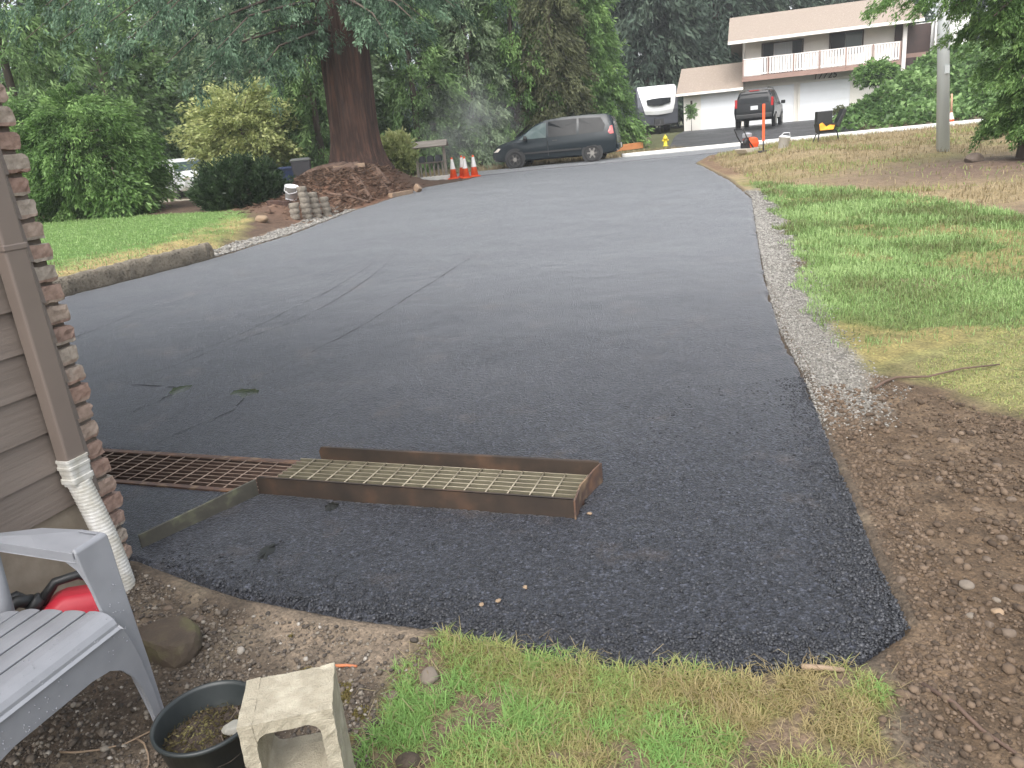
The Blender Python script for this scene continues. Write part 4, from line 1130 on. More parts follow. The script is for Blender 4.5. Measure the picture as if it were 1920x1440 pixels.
# a block standing on end: outer shell, three webs, rough speckled faces
def slab(x0, x1, z0, z1, d0=-D_ / 2, d1=D_ / 2):
    nx_ = max(1, int((x1 - x0) / .012)); nz_ = max(1, int((z1 - z0) / .012)); ny_ = 10
    vs = []; idx = {}; fs = []
    def vid(i, j, k):
        p = (i, j, k)
        if p not in idx:
            q = [x0 + (x1 - x0) * i / nx_, d0 + (d1 - d0) * j / ny_, z0 + (z1 - z0) * k / nz_]
            for d in range(3): q[d] += r2.normal(0, .0007)
            idx[p] = len(vs); vs.append(q)
        return idx[p]
    for i in range(nx_):
        for k in range(nz_):
            fs.append((vid(i, 0, k), vid(i + 1, 0, k), vid(i + 1, 0, k + 1), vid(i, 0, k + 1))); fs.append((vid(i, ny_, k), vid(i, ny_, k + 1), vid(i + 1, ny_, k + 1), vid(i + 1, ny_, k)))
    for i in range(nx_):
        for j in range(ny_):
            fs.append((vid(i, j, 0), vid(i, j + 1, 0), vid(i + 1, j + 1, 0), vid(i + 1, j, 0))); fs.append((vid(i, j, nz_), vid(i + 1, j, nz_), vid(i + 1, j + 1, nz_), vid(i, j + 1, nz_)))
    for j in range(ny_):
        for k in range(nz_):
            fs.append((vid(0, j, k), vid(0, j, k + 1), vid(0, j + 1, k + 1), vid(0, j + 1, k))); fs.append((vid(nx_, j, k), vid(nx_, j + 1, k), vid(nx_, j + 1, k + 1), vid(nx_, j, k + 1)))
    bl.add(vs, fs, False)
slab(-W_ / 2, -W_ / 2 + tw, 0, H_); slab(W_ / 2 - tw, W_ / 2, 0, H_)
for (z0, z1) in ((.0012, .034), (.178, .214), (.364, H_ - .0012)): slab(-W_ / 2 + tw - .006, W_ / 2 - tw + .006, z0, z1, -D_ / 2 + .0012, D_ / 2 - .0012)
for z0, z1 in ((.034, .178), (.214, .364)):
    for sx in (-1, 1):
        for sz in (0, 1):
            x = sx * (W_ / 2 - tw); z = z1 if sz else z0; dz_ = -.022 if sz else .022
            bl.prism([(x, z), (x - sx * .022, z), (x - sx * .008, z + dz_ * .36), (x, z + dz_)], (0, D_ / 2 - .002, 0), (1, 0, 0), (0, 0, 1), D_ - .004)
o = bl.build('concrete_block', M_block, loc=(-.553, 1.382, -.004), rz=ang)
tag(o, 'pale hollow concrete block standing on end at the lawn edge', 'concrete block')

# ------------------------------------------------------------------ puddles, creases, stones, twigs
M_pud = mat('dark wet film', (.008, .009, .008), (.012, .013, .010), 8, .5, .15, 90, .002)
M_pudg = mat('greenish wet film', (.028, .032, .018), (.018, .02, .014), 14, .25)
def patch(name, pts, m, lift=.004):
    pts = [Vector((x, y, 0)) for x, y in pts]; n = len(pts); out = []
    for i in range(n):
        for t in (0, .33, .66):
            q = pts[i].lerp(pts[(i + 1) % n], t); out.append(q + Vector((random.gauss(0, .006), random.gauss(0, .006), 0)))
    c = sum(out, Vector()) / len(out); vs = [c] + [c.lerp(q, .6) for q in out] + out
    k = len(out)
    vs = [(q.x, q.y, dz(q.x, q.y) + lift + (0 if i <= k else -.005)) for i, q in enumerate(vs)]
    fs = [(0, 1 + i, 1 + (i + 1) % k) for i in range(k)] + [(1 + i, 1 + k + i, 1 + k + (i + 1) % k, 1 + (i + 1) % k) for i in range(k)]
    mb = MB(); mb.add(vs, fs, True); return tag(mb.build(name, m), kind='structure')
patch('damp_patch', [(-1.084, 2.72), (-1.081, 2.77), (-1.065, 2.799), (-1.022, 2.798), (-1.021, 2.75), (-1.033, 2.721), (-1.05, 2.685), (-1.072, 2.694)], M_pud, .007)
patch('damp_patch', [(-.896, 3.108), (-.886, 3.139), (-.859, 3.14), (-.833, 3.119), (-.842, 3.077), (-.857, 3.055), (-.879, 3.06)], M_pud, .007)
patch('puddle', [(-2.394, 5.071), (-2.416, 5.193), (-2.374, 5.24), (-2.283, 5.236), (-2.27, 5.128), (-2.312, 5.081), (-2.349, 5.024)], M_pudg)
patch('puddle', [(-1.921, 4.914), (-1.919, 4.999), (-1.857, 5.038), (-1.756, 4.997), (-1.709, 4.948), (-1.708, 4.882), (-1.757, 4.853), (-1.784, 4.799), (-1.852, 4.879)], M_pudg)
M_crease = mat('wet crease', (.008, .008, .009), (.014, .014, .015), 30, .7, .3, 120, .002)
def crease(pts, wd):
    mb = MB(); P_ = [Vector((x, y, 0)) for x, y in pts]; q = []
    for i in range(len(P_) - 1):
        n = max(2, int((P_[i + 1] - P_[i]).length / .06))
        for k in range(n): q.append(P_[i].lerp(P_[i + 1], k / n))
    vs = []; 
    for i, c in enumerate(q):
        a = q[max(0, i - 1)]; b = q[min(len(q) - 1, i + 1)]; t = (b - a).normalized(); s_ = Vector((-t.y, t.x, 0))
        c = c + s_ * random.gauss(0, .006); w = wd * .75 * random.uniform(.15, 1.15) * (.45 + .55 * math.sin(math.pi * min(1, (i + 1) / len(q) * 1.2)))
        for sgn in (-1, 1):
            p = c + s_ * sgn * w / 2; vs.append((p.x, p.y, dz(p.x, p.y) + .004))
    mb.add(vs, [(2 * i, 2 * i + 1, 2 * i + 3, 2 * i + 2) for i in range(len(q) - 1) if random.random() > .14], True)
    return tag(mb.build('water_trail', M_crease), kind='structure')
crease([(-.325, 9.928), (-.513, 9.336), (-.823, 8.208), (-1.027, 7.414), (-1.2, 6.77), (-1.363, 6.315), (-1.515, 5.951), (-1.622, 5.671), (-1.726, 5.44), (-1.874, 5.043)], .018)
crease([(-1.776, 4.796), (-1.776, 4.595), (-1.835, 4.515), (-1.974, 4.306), (-2.054, 4.186), (-2.099, 4.069)], .022)
crease([(-2.359, 5.048), (-2.392, 4.929), (-2.493, 4.749), (-2.615, 4.563)], .016)
crease([(-2.392, 5.209), (-2.584, 5.302), (-2.846, 5.406)], .03)
crease([(-2.846, 5.406), (-2.771, 5.601), (-2.619, 5.786), (-2.493, 6.087), (-2.336, 6.357), (-2.159, 6.711), (-1.955, 7.076), (-1.772, 7.691), (-1.609, 8.752), (-1.474, 10.175), (-1.505, 11.395)], .014)
crease([(-2.668, 6.023), (-2.514, 6.339), (-2.334, 6.814), (-2.162, 7.495), (-1.92, 8.445), (-1.719, 9.896), (-1.685, 11.247)], .012)
crease([(-1.431, 5.552), (-1.358, 5.597), (-1.188, 5.556)], .02)
crease([(-4.4, 6.4), (-4.156, 7.305), (-4.085, 7.704), (-4.005, 8.273)], .014)

M_stb = mat('brown field stone', (.105, .078, .057), (.145, .11, .082), 14, .8, .5, 90, .003)
M_stt = mat('tan field stone', (.27, .19, .12), (.22, .16, .105), 14, .8, .4, 90, .003)
M_stg = mat('pale grey stone', (.175, .145, .115), (.135, .115, .092), 14, .85, .5, 90, .003)
def stones(lst, m, label, group, size):
    for i, (x, y) in enumerate(lst):
        s_ = size * random.uniform(.75, 1.3)
        rock('stone', (x, y, gz(x, y) + s_ * .15), (s_, s_ * random.uniform(.7, 1), s_ * .62), m, label, group, seed=i + int(size * 4000), smooth=True)
stones([(1.341, 1.875), (1.532, 2.024), (1.54, 2.205), (1.365, 1.826), (1.846, 3.229), (1.977, 3.131), (1.698, 3.019), (1.715, 2.799), (1.698, 2.52), (1.673, 2.326), (1.212, 2.131), (1.865, 2.573), (1.36, 2.307), (1.62, 3.099), (2.002, 2.866)], M_stb,
       'small round brown stone half sunk in the bare dirt right of the asphalt', 'brown stones in the dirt', .019)
stones([(1.398, 1.927)], M_stt, 'pale tan stone lying on the brown dirt near the asphalt corner', None, .022)
stones([(1.311, 1.917), (1.431, 1.983), (1.39, 2.07)], M_stg, 'greyish stone beside the tan one on the brown dirt', 'grey stones in the dirt', .018)
stones([(-.33, 1.902)], M_stg, 'light crumbly lump in the grass nearest the asphalt edge', None, .036)
stones([(-.212, 1.703), (.019, 1.56), (-.434, 1.829)], M_stb, 'small brown clod lying in the foreground grass', 'clods in the grass', .018)
stones([(-.362, 1.581)], M_rockd, 'dark stone in the grass near the bottom of the photo', None, .030)
stones([(-1.02, 2.28), (-1.33, 2.42), (-1.18, 2.33)], M_stb, 'brown stone on the gravel below the asphalt edge by the chair', 'stones on the gravel', .022)
for i, (x, y) in enumerate([(-.022, 2.297), (-.175, 2.22), (-.117, 2.228), (.265, 2.785)]):
    rock('stone_chip', (x, y, dz(x, y) + .004), (.012, .009, .006), M_stt, 'tiny tan stone chip lying on the black asphalt', 'chips on the asphalt', seed=60 + i)
def twig(name, pts, r_, m, label, cat='twig', lift=.006):
    mb = MB(); mb.tube([(x, y, gz(x, y) + lift + .004 * math.sin(i * 2)) for i, (x, y) in enumerate(pts)], [r_ * (1 - .5 * i / len(pts)) for i in range(len(pts))], 7)
    return tag(mb.build(name, m), label, cat)
M_twig = mat('bare twig', (.21, .15, .10), (.30, .22, .15), 20, .8, .3, 90)
M_redtw = mat('reddish root', (.12, .075, .055), (.09, .06, .045), 20, .8, .3, 90)
twig('stick', [(.735, 1.760), (.788, 1.745), (.845, 1.735)], .010, M_twig, 'short pale stick between the foreground grass and asphalt', 'stick', .012)
twig('root', [(1.958, 3.844), (2.06, 3.93), (2.152, 3.994), (2.325, 3.981), (2.517, 3.999), (2.75, 4.02)], .008, M_redtw, 'reddish root sticking out of the dirt below the lawn', 'root', .02)
twig('root', [(1.03, 1.669), (1.067, 1.584), (1.082, 1.497), (1.11, 1.417), (1.12, 1.30)], .007, M_redtw, 'thin bare root on the dirt at the bottom right', 'root')
twig('twig', [(-1.36, 1.74), (-1.308, 1.725), (-1.25, 1.73), (-1.183, 1.748), (-1.10, 1.80)], .0035, M_twig, 'thin curved twig on the gravel between chair and pot', 'twig')
twig('twig', [(-1.155, 1.765), (-1.12, 1.735), (-1.096, 1.701), (-1.075, 1.66), (-1.07, 1.60)], .003, M_twig, 'thin short twig on the gravel left of the pot', 'twig')
twig('wood_chip', [(-.640, 2.0), (-.60, 1.996), (-.565, 1.988)], .006, mat('orange chip', (.45, .16, .07), (.38, .13, .06), 9, .7), 'small orange wood chip on the dirt behind the block', 'wood chip')
# ------------------------------------------------------------------ left kerb wall
M_rk = mat('exposed aggregate kerb', (.085, .066, .048), (.20, .175, .135), 16, .9, 1.0, 50, .02, c3=(.055, .043, .034))
kp = [(-6.6, 8.95), (-5.70, 9.72), (-5.2, 10.9), (-4.62, 12.15), (-4.56, 12.32)]
mb = MB(); rings = []
q = []
for i in range(len(kp) - 1):
    for t in np.linspace(0, 1, 30)[:-1]: q.append(Vector((*kp[i], 0)).lerp(Vector((*kp[i + 1], 0)), t))
q.append(Vector((*kp[-1], 0)))
for i, c in enumerate(q):
    t = (q[min(i + 1, len(q) - 1)] - q[max(0, i - 1)]).normalized(); s_ = Vector((-t.y, t.x, 0)); z = float(P(c.y)); ring = []
    h = .235 * (1 if i < len(q) - 3 else .85)
    for j, (d, zz) in enumerate(((-.012, -.1), (-.010, h * .25), (-.010, h * .5), (-.006, h * .75), (.008, h), (.06, h + .012), (.12, h), (.15, .05), (.15, -.1))):
        u_ = fbm(np.array([i * .075 * 6]), np.array([j * .9]), 1.0, 44)[0] - .5; v_ = fbm(np.array([i * .075 * 6]), np.array([j * .9]), 1.0, 45)[0] - .5
        ring.append(Vector((c.x + s_.x * (d + .07 * u_), c.y + s_.y * (d + .07 * u_), z + zz + .06 * v_)))
    rings.append(ring)
mb.loft(rings, smooth=True); tag(mb.build('kerb_wall', M_rk), 'low rough aggregate kerb wall holding up the left lawn', 'kerb')

# ------------------------------------------------------------------ things round the mound
M_blue = mat('navy blue plastic', (.016, .028, .075), (.02, .035, .085), 4, .45)
M_greyp = mat('dark grey plastic', (.045, .044, .05), (.06, .058, .062), 4, .45)
M_lid = mat('grey lid', (.16, .165, .15), (.12, .125, .12), 4, .5)
def bin_(loc, rz, mbody, mlid, label):
    r = empty('wheelie_bin', loc, rz); tag(r, label, 'bin')
    b = MB(); b.loft([rrect((0, 0), .20, .20, .04, .04), rrect((0, 0), .27, .29, .04, .93), rrect((0, 0), .285, .305, .04, .935), rrect((0, 0), .285, .305, .04, .97)], smooth=False)
    b.build('body', mbody, r)
    l = MB(); l.loft([rrect((0, -.01), .29, .32, .05, .971), rrect((0, -.01), .29, .32, .05, 1.0), rrect((0, -.01), .22, .25, .05, 1.04)], smooth=False); l.build('lid', mlid, r)
    h = MB(); h.tube([(-.2, .33, .93), (-.2, .37, .96), (.2, .37, .96), (.2, .33, .93)], .015, 8); h.build('handle', mbody, r)
    for s in (-1, 1):
        w = MB(); w.lathe([(.03, -.025), (.10, -.025), (.105, 0), (.10, .025), (.03, .025)], 16, (s * .25, .2, .10), Matrix.Rotation(R(90), 3, 'Y')); w.build('wheel', M_blackp, r)
    return r
bin_((-5.92, 23.1, .24), R(10), M_blue, M_blue, 'navy blue wheelie bin behind the white bucket by the mound')
bin_((-5.42, 22.8, .44), R(10), M_greyp, M_lid, 'dark grey wheelie bin with pale lid left of the big trunk')
M_wht = mat('white plastic', (.78, .79, .80), (.70, .71, .73), 4, .4)
b = MB(); b.lathe([(.12, 0), (.125, .01), (.145, .30), (.155, .305), (.155, .33), (.148, .333), (.13, .05), (.0, .045)], 24, caps=True)
r = empty('bucket', (-4.62, 17.9, gz(-4.62, 17.9) - .02), rot=(R(8), R(14), 0)); tag(r, 'white plastic bucket resting on roots beside the blue bin', 'bucket')
b.build('pail', M_wht, r); h = MB(); h.tube([(-.15, 0, .3), (-.13, -.12, .22), (0, -.19, .18), (.13, -.12, .22), (.15, 0, .3)], .006, 6); h.build('handle', M_wht, r)
M_edg = mat('mottled grey concrete', (.095, .078, .062), (.215, .19, .155), 12, .92, 1.0, 40, .02, c3=(.14, .12, .098))
for i, (x, y, n, lb_) in enumerate([(-4.26, 16.55, 3, 'leftmost and shortest grey scalloped block stack at the mound edge'), (-4.10, 16.86, 6, 'tallest grey scalloped block stack, second from left at the mound edge'), (-3.93, 17.15, 5, 'third grey scalloped block stack from the left at the mound edge'), (-3.76, 17.5, 4, 'rightmost grey scalloped block stack at the mound edge')]):
    mb = MB(); z = gz(x, y) - .03; prof = []
    for k in range(n):
        z0 = k * .118; prof += [(.092, z0 + .004), (.104, z0 + .02), (.107, z0 + .06), (.102, z0 + .10), (.093, z0 + .114)]
    rings = []
    for r_, zz in prof:
        rings.append([Vector((r_ * math.cos(a) * (1 + .05 * math.sin(a * 3 + i)) + random.gauss(0, .007) + .03 * math.sin(zz * 3 + i), r_ * .8 * math.sin(a) + random.gauss(0, .003) + .04 * zz, zz)) for a in np.linspace(0, 6.283, 14, endpoint=False)])
    mb.loft(rings, smooth=True); tag(mb.build('edging_block', M_edg, loc=(x, y, z), rz=.3 * i), lb_, 'edging block', 'scalloped edging blocks stacked at the mound')
rock('stone', (-4.72, 15.75, gz(-4.72, 15.75) + .05), (.16, .13, .10), M_stt, 'round pinkish tan stone at the foot of the mound beside the drive', seed=77, smooth=True)
def beam(name, a, b, w, h, m, label, cat):
    a = Vector(a); b = Vector(b); u = (b - a).normalized(); s_ = u.cross(Vector((0, 0, 1))).normalized(); v = s_.cross(u)
    mb = MB(); mb.prism([(-w / 2, -h / 2), (w / 2, -h / 2), (w / 2, h / 2), (-w / 2, h / 2)], a, s_, v, 0.001)
    mb = MB(); L = (b - a).length
    M_ = Matrix((u, s_, v)).transposed(); mb.box((a + b) / 2, (L, w, h), M=M_)
    return tag(mb.build(name, m, bevel=.012), label, cat)
beam('timber', (-2.85, 21.55, gz(-2.55, 22.0) + .05), (-2.35, 22.5, gz(-2.55, 22.0) + .05), .14, .12, M_wood, 'pale landscape timber on the right flank of the mound', 'timber')
beam('timber', (-4.35, 21.9, gz(-3.9, 22.0) + .05), (-3.5, 22.1, gz(-3.9, 22.0) + .07), .13, .11, M_wood, 'weathered timber lying right under the big trunk', 'timber')
beam('timber', (-5.0, 17.4, gz(-5.0, 17.4) + .05), (-4.45, 17.15, gz(-4.45, 17.15) + .09), .13, .11, M_bark_red, 'brown log section lying left of the block stacks', 'timber')
rock('cut_stone', (-2.18, 22.75, gz(-2.18, 22.75) + .10), (.15, .13, .14), M_wood, 'squared tan stone at the right end of the landscape timber', seed=5)

# wooden stand, cones
M_oldw = mat('silvered wood', (.30, .265, .225), (.20, .175, .15), 9, .85, .5, 60, .004, stretch=(.2, 1, 1))
M_mbox = mat('dark mailbox metal', (.035, .038, .045), (.05, .053, .06), 4, .45)
sg = empty('mailbox_stand', (-2.12, 28.3, gz(-2.12, 28.3) - .03), R(-3)); tag(sg, 'weathered wooden mailbox stand with plank roof near the street', 'mailbox stand')
for s in (-1, 1):
    m_ = MB(); m_.box((s * .50, 0, .62), (.10, .10, 1.24)); m_.build('post', M_oldw, sg, bevel=.008)
rf = MB(); rf.box((-.02, -.20, 1.27), (1.34, .42, .04), M=Matrix.Rotation(R(28), 3, 'X')); rf.box((-.02, .18, 1.27), (1.34, .42, .04), M=Matrix.Rotation(R(-28), 3, 'X')); rf.build('roof', M_oldw, sg)
rl = MB(); rl.box((0, 0, .64), (.90, .30, .05)); rl.build('shelf', M_oldw, sg)
for k in range(6):
    p_ = MB(); p_.box((-.39 + .156 * k, .0, .33), (.06, .03, .57)); p_.build('picket', M_oldw, sg)
for k in range(3):
    x = -.3 + .29 * k; p_ = MB(); prof = [(-.10, 0), (.10, 0), (.10, .14)] + [(.10 * math.cos(a), .14 + .08 * math.sin(a)) for a in np.linspace(.3, math.pi - .3, 6)] + [(-.10, .14)]
    p_.prism(prof, (x, -.2, .666), (1, 0, 0), (0, 0, 1), -.42); p_.build('mailbox', M_mbox, sg)
tb = beam('timber', (-2.95, 27.95, gz(-2.95, 27.95) + .06), (-1.35, 27.95, gz(-1.35, 27.95) + .06), .16, .16, M_conc, 'whitish concrete kerb strip in front of the mailbox stand', 'kerb strip')
M_orange = mat('safety orange', (.78, .105, .025), (.70, .09, .022), 3, .45)
M_refl = mat('reflective white sleeve', (.72, .70, .68), (.62, .60, .58), 6, .4)
def cone(loc, label, h=.72, s=1.0, group='traffic cones beside the street'):
    r = empty('traffic_cone', loc, random.uniform(-.3, .3)); tag(r, label, 'traffic cone', group)
    b = MB(); b.loft([rrect((0, 0), .18 * s, .18 * s, .03, 0), rrect((0, 0), .18 * s, .18 * s, .03, .03), rrect((0, 0), .15 * s, .15 * s, .03, .04)]); b.build('base', M_orange, r)
    c = MB(); c.lathe([(.135 * s, .035), (.03 * s, h), (.022 * s, h + .005)], 20); c.build('body', M_orange, r)
    def rad(z): return (.135 - .105 * (z - .035) / (h - .035)) * s
    for (z0, z1) in ((.46 * h, .92 * h),):
        k = MB(); k.lathe([(rad(z0) + .004, z0), (rad(z1) + .004, z1)], 20, caps=False); k.build('sleeve', M_refl, r)
    return r
for x, y, lb_ in [(-1.35, 27.75, 'orange traffic cone nearest the mailbox stand'), (-1.02, 27.9, 'orange traffic cone half hidden behind the middle cone'), (-.91, 27.6, 'middle orange traffic cone in front of a hidden one'), (-.60, 27.6, 'orange traffic cone farthest right, nearest the minivan')]:
    cone((x, y, max(gz(x, y), gz(x, y)) + .02), lb_)
cn = cone((18.6, 31.75, gz(18.6, 31.75)), 'orange and white cone behind the kerb right of the metal pole', .55, 1.25, None)
k = MB(); k.tube([(0, 0, .5), (-.02, 0, .95), (-.04, 0, 1.22)], [.045, .04, .035], 8); k.build('post', mat('faded orange rod', (.50, .30, .20), (.45, .26, .17), 5, .6), cn)
dl = empty('delineator_post', (-3.56, 26.8, gz(-3.56, 26.8) + .40), rot=(0, R(-14), 0)); tag(dl, 'leaning orange delineator post peeking out right of the trunk', 'delineator')
k = MB(); k.lathe([(.07, 0), (.05, .62)], 12); k.build('tube', M_orange, dl); k = MB(); k.lathe([(.054, .621), (.05, .72)], 12); k.build('sleeve', M_refl, dl); k = MB(); k.lathe([(.05, .721), (.085, .80), (.075, .95), (.02, .98)], 12); k.build('top', M_orange, dl)

# ------------------------------------------------------------------ vehicles
def carpaint(name, c, rough=.25):
    m, nt, b = newmat(name); v = coords(nt)
    nt.links.new(ramp(nt, noise(nt, v, 2.2, 4), [(.3, c), (.7, tuple(x * .88 for x in c))]), b.inputs['Base Color'])
    b.inputs['Roughness'].default_value = rough; b.inputs['Coat Weight'].default_value = .12; b.inputs['Coat Roughness'].default_value = .12; b.inputs['Specular IOR Level'].default_value = .3
    return m
M_glass = mat('dark tinted glass', (.008, .010, .012), (.012, .014, .016), 2, .16, spec=.12)
M_glassl = mat('pale reflective glass', (.085, .115, .115), (.06, .085, .085), 2, .12, spec=.3)
M_tyre = mat('tyre rubber', (.016, .016, .017), (.024, .024, .024), 12, .8)
M_rim = mat('alloy wheel', (.42, .40, .37), (.36, .34, .31), 4, .35, metal=.7)
M_tail = mat('red tail light', (.42, .018, .02), (.34, .014, .016), 4, .15)
M_head = mat('headlight lens', (.70, .62, .52), (.62, .60, .56), 4, .15)
M_trim = mat('dark trim', (.018, .018, .019), (.025, .025, .026), 4, .5)
M_plate = mat('number plate white', (.62, .63, .64), (.55, .56, .57), 10, .4)
def wheel(parent, x, y, r_, w, side):
    g = MB(); M_ = Matrix.Rotation(R(90), 3, 'X')
    g.lathe([(r_ * .60, -w / 2 + .03), (r_ * .66, -w / 2), (r_ * .93, -w / 2), (r_, -w / 3), (r_, w / 3), (r_ * .93, w / 2), (r_ * .66, w / 2), (r_ * .60, w / 2 - .03)], 28, (x, y, r_), M_, caps=False)
    t = g.build('wheel', M_tyre, parent)
    k = MB(); yo = y + side * (w / 2 - .012)
    k.lathe([(r_ * .66, -.012), (r_ * .66, .012), (r_ * .54, .012), (r_ * .54, -.012)], 24, (x, yo, r_), M_, caps=False)
    k.lathe([(.001, 0), (r_ * .62, 0)], 20, (x, yo - side * .04, r_), M_, caps=False)
    for j in range(6):
        a = 2 * math.pi * j / 6; d = Vector((math.cos(a), 0, math.sin(a))); s_ = Vector((-math.sin(a), 0, math.cos(a)))
        k.prism([(.02, -.04), (r_ * .58, -.028), (r_ * .58, .028), (.02, .04)], Vector((x, yo + side * .006, r_)), d, s_, .012)
    k.lathe([(.001, .01), (.07, .01), (.075, -.01)], 14, (x, yo + side * .01, r_), M_)
    k.build('rim', M_rim, t)
    return t
def car(name, loc, rz, label, cat, st, W, belt_in, paint, wheels, wr, glass_side, extra):
    """st: list of (x, zbot, zbelt, ztop, wbelt, wtop)"""
    r = empty(name, loc, rz); tag(r, label, cat)
    b = MB(); rings = []
    for (x, z0, zb, zt, wb, wt) in st:
        zm = z0 + (zb - z0) * .55; wm = wb + .025; rad_ = min(.07, (zt - zb) * .45 + .004)
        half = [(0, z0), (wb * .86, z0), (wb * .97, z0 + .06), (wm, zm), (wb, zb), (wt + (wb - wt) * .12, zb + (zt - zb) * .82), (wt - .03, zt - rad_ * .35), (wt - .14, zt - .008), (0, zt + .012)]
        ring = [Vector((x, y, z)) for y, z in half] + [Vector((x, -y, z)) for y, z in half[-2:0:-1]]
        rings.append(ring)
    b.loft(rings, smooth=True)
    o = b.build('body', paint, r)
    es = o.modifiers.new('edges', 'EDGE_SPLIT'); es.split_angle = R(38)
    for (x, side) in [(wheels[0], 1), (wheels[0], -1), (wheels[1], 1), (wheels[1], -1)]:
        a = MB(); a.lathe([(wr * 1.20, -.012), (wr * 1.20, .012)], 28, (x, side * (W + .022), wr + .015), Matrix.Rotation(R(90), 3, 'X')); a.build('wheel_arch', M_trim, r)
        wheel(r, x, side * (W - .06), wr, .20, side)
    return r
# dark minivan on the far shoulder; local +x = forward
vst = [(-2.44, .42, .80, .84, .84, .78), (-2.40, .34, .98, 1.02, .93, .88), (-2.34, .30, 1.02, 1.30, .95, .82), (-2.22, .28, 1.03, 1.60, .96, .72), (-2.05, .26, 1.03, 1.70, .97, .69), (-1.4, .24, 1.02, 1.735, .975, .69), (-.4, .24, 1.00, 1.735, .975, .69), (.25, .24, .98, 1.68, .975, .68), (.68, .24, .97, 1.55, .97, .68), (1.12, .24, .96, 1.28, .965, .73), (1.50, .24, .95, 1.08, .955, .80), (1.85, .26, .88, 1.00, .94, .82), (2.15, .28, .80, .90, .90, .78), (2.34, .32, .68, .76, .82, .70), (2.42, .40, .60, .64, .70, .60)]
M_van = carpaint('dark slate green paint', (.012, .019, .024))
vloc = (2.62, 31.0, gz(2.62, 31.0) + .01)
van = car('minivan', vloc, R(180 - 14), 'dark slate minivan parked facing left on the far shoulder', 'minivan', vst, .95, .2, M_van, (1.48, -1.50), .335, None, None)
def side_panel(parent, name, poly, m, side, st, off=.008, th=.012):
    """polygon (x,z) on the tilted glasshouse side of a car"""
    def ypos(x, z):
        xs = [q[0] for q in st]; i = int(np.clip(np.searchsorted(xs, x) - 1, 0, len(st) - 2)); f = (x - xs[i]) / (xs[i + 1] - xs[i])
        zb, zt, wb, wt = [st[i][k] * (1 - f) + st[i + 1][k] * f for k in (2, 3, 4, 5)]
        if z <= zb: return wb + .022 * (1 - min(1, (zb - z) * 0)) if False else wb + .028 * min(1, (zb - z) / .12)
        t = min(1, (z - zb) / max(.05, (zt - zb) * .82)); return wb + (wt + (wb - wt) * .12 - wb) * t
    # subdivide polygon edges for a snug fit
    pts = []
    for i in range(len(poly)):
        a = poly[i]; b = poly[(i + 1) % len(poly)]
        for t in np.linspace(0, 1, 5)[:-1]: pts.append((a[0] + (b[0] - a[0]) * t, a[1] + (b[1] - a[1]) * t))
    n = len(pts); cx = sum(p[0] for p in pts) / n; cz = sum(p[1] for p in pts) / n
    out = [(x, side * (ypos(x, z) + off), z) for x, z in pts] + [(cx, side * (ypos(cx, cz) + off), cz)] + [(x, side * (ypos(x, z) + off - th), z) for x, z in pts]
    fs = [(i, (i + 1) % n, n) for i in range(n)] + [(i, n + 1 + i, n + 1 + (i + 1) % n, (i + 1) % n) for i in range(n)]
    mb = MB(); mb.add(out, fs); return mb.build(name, m, parent)
for s in (1, -1):
    side_panel(van, 'window', [(1.30, 1.04), (.74, 1.44), (.40, 1.56), (.22, 1.58), (.22, 1.04)], M_glassl, s, vst)
    side_panel(van, 'window', [(.14, 1.04), (.14, 1.61), (-.95, 1.62), (-.95, 1.05)], M_glass, s, vst)
    side_panel(van, 'window', [(-1.03, 1.05), (-1.03, 1.62), (-1.85, 1.58), (-2.02, 1.30), (-1.95, 1.08)], M_glass, s, vst)
    side_panel(van, 'tail_light', [(-2.335, .98), (-2.28, 1.26), (-2.20, 1.24), (-2.12, 1.04), (-2.20, .96)], M_tail, s, vst, .012)
    side_panel(van, 'headlight', [(2.32, .66), (2.12, .80), (2.02, .78), (2.14, .66)], M_head, s, vst, .012)
    side_panel(van, 'door_handle', [(-.02, .90), (-.02, .93), (-.2, .93), (-.2, .90)], M_trim, s, vst, .02)
    side_panel(van, 'door_gap', [(.16, .36), (.175, .36), (.175, 1.02), (.16, 1.02)], M_trim, s, vst, .004)
    side_panel(van, 'side_trim', [(1.1, .50), (1.1, .56), (-1.1, .56), (-1.1, .50)], M_trim, s, vst, .010)
    k = MB(); k.loft([rrect((1.02, s * 1.03), .05, .07, .03, 1.0), rrect((1.02, s * 1.03), .07, .10, .03, 1.06), rrect((1.02, s * 1.03), .05, .08, .03, 1.16)]); k.build('mirror', M_trim, van)
k = MB(); k.prism([(-.66, 1.14), (.66, 1.14), (.60, 1.56), (-.60, 1.56)], (-2.30 - .075, 0, 0), (0, 1, 0), Vector((.20, 0, 1)), .05)
k.v = [(x - .20 * 1.14 + .02, y, z) for x, y, z in k.v]; k.build('rear_window', M_glass, van)
k = MB(); k.box((-2.47, 0, .50), (.10, 1.70, .20)); k.build('bumper', M_van, van, bevel=.03)
k = MB(); k.box((-2.52, 0, .52), (.012, .34, .16)); k.build('number_plate', M_plate, van)
k = MB(); k.prism([(-.70, 0), (.70, 0), (.56, .74), (-.56, .74)], (1.50, 0, 1.115), (0, 1, 0), Vector((-.95, 0, .74)).normalized(), .012); k.build('windscreen', M_glass, van)

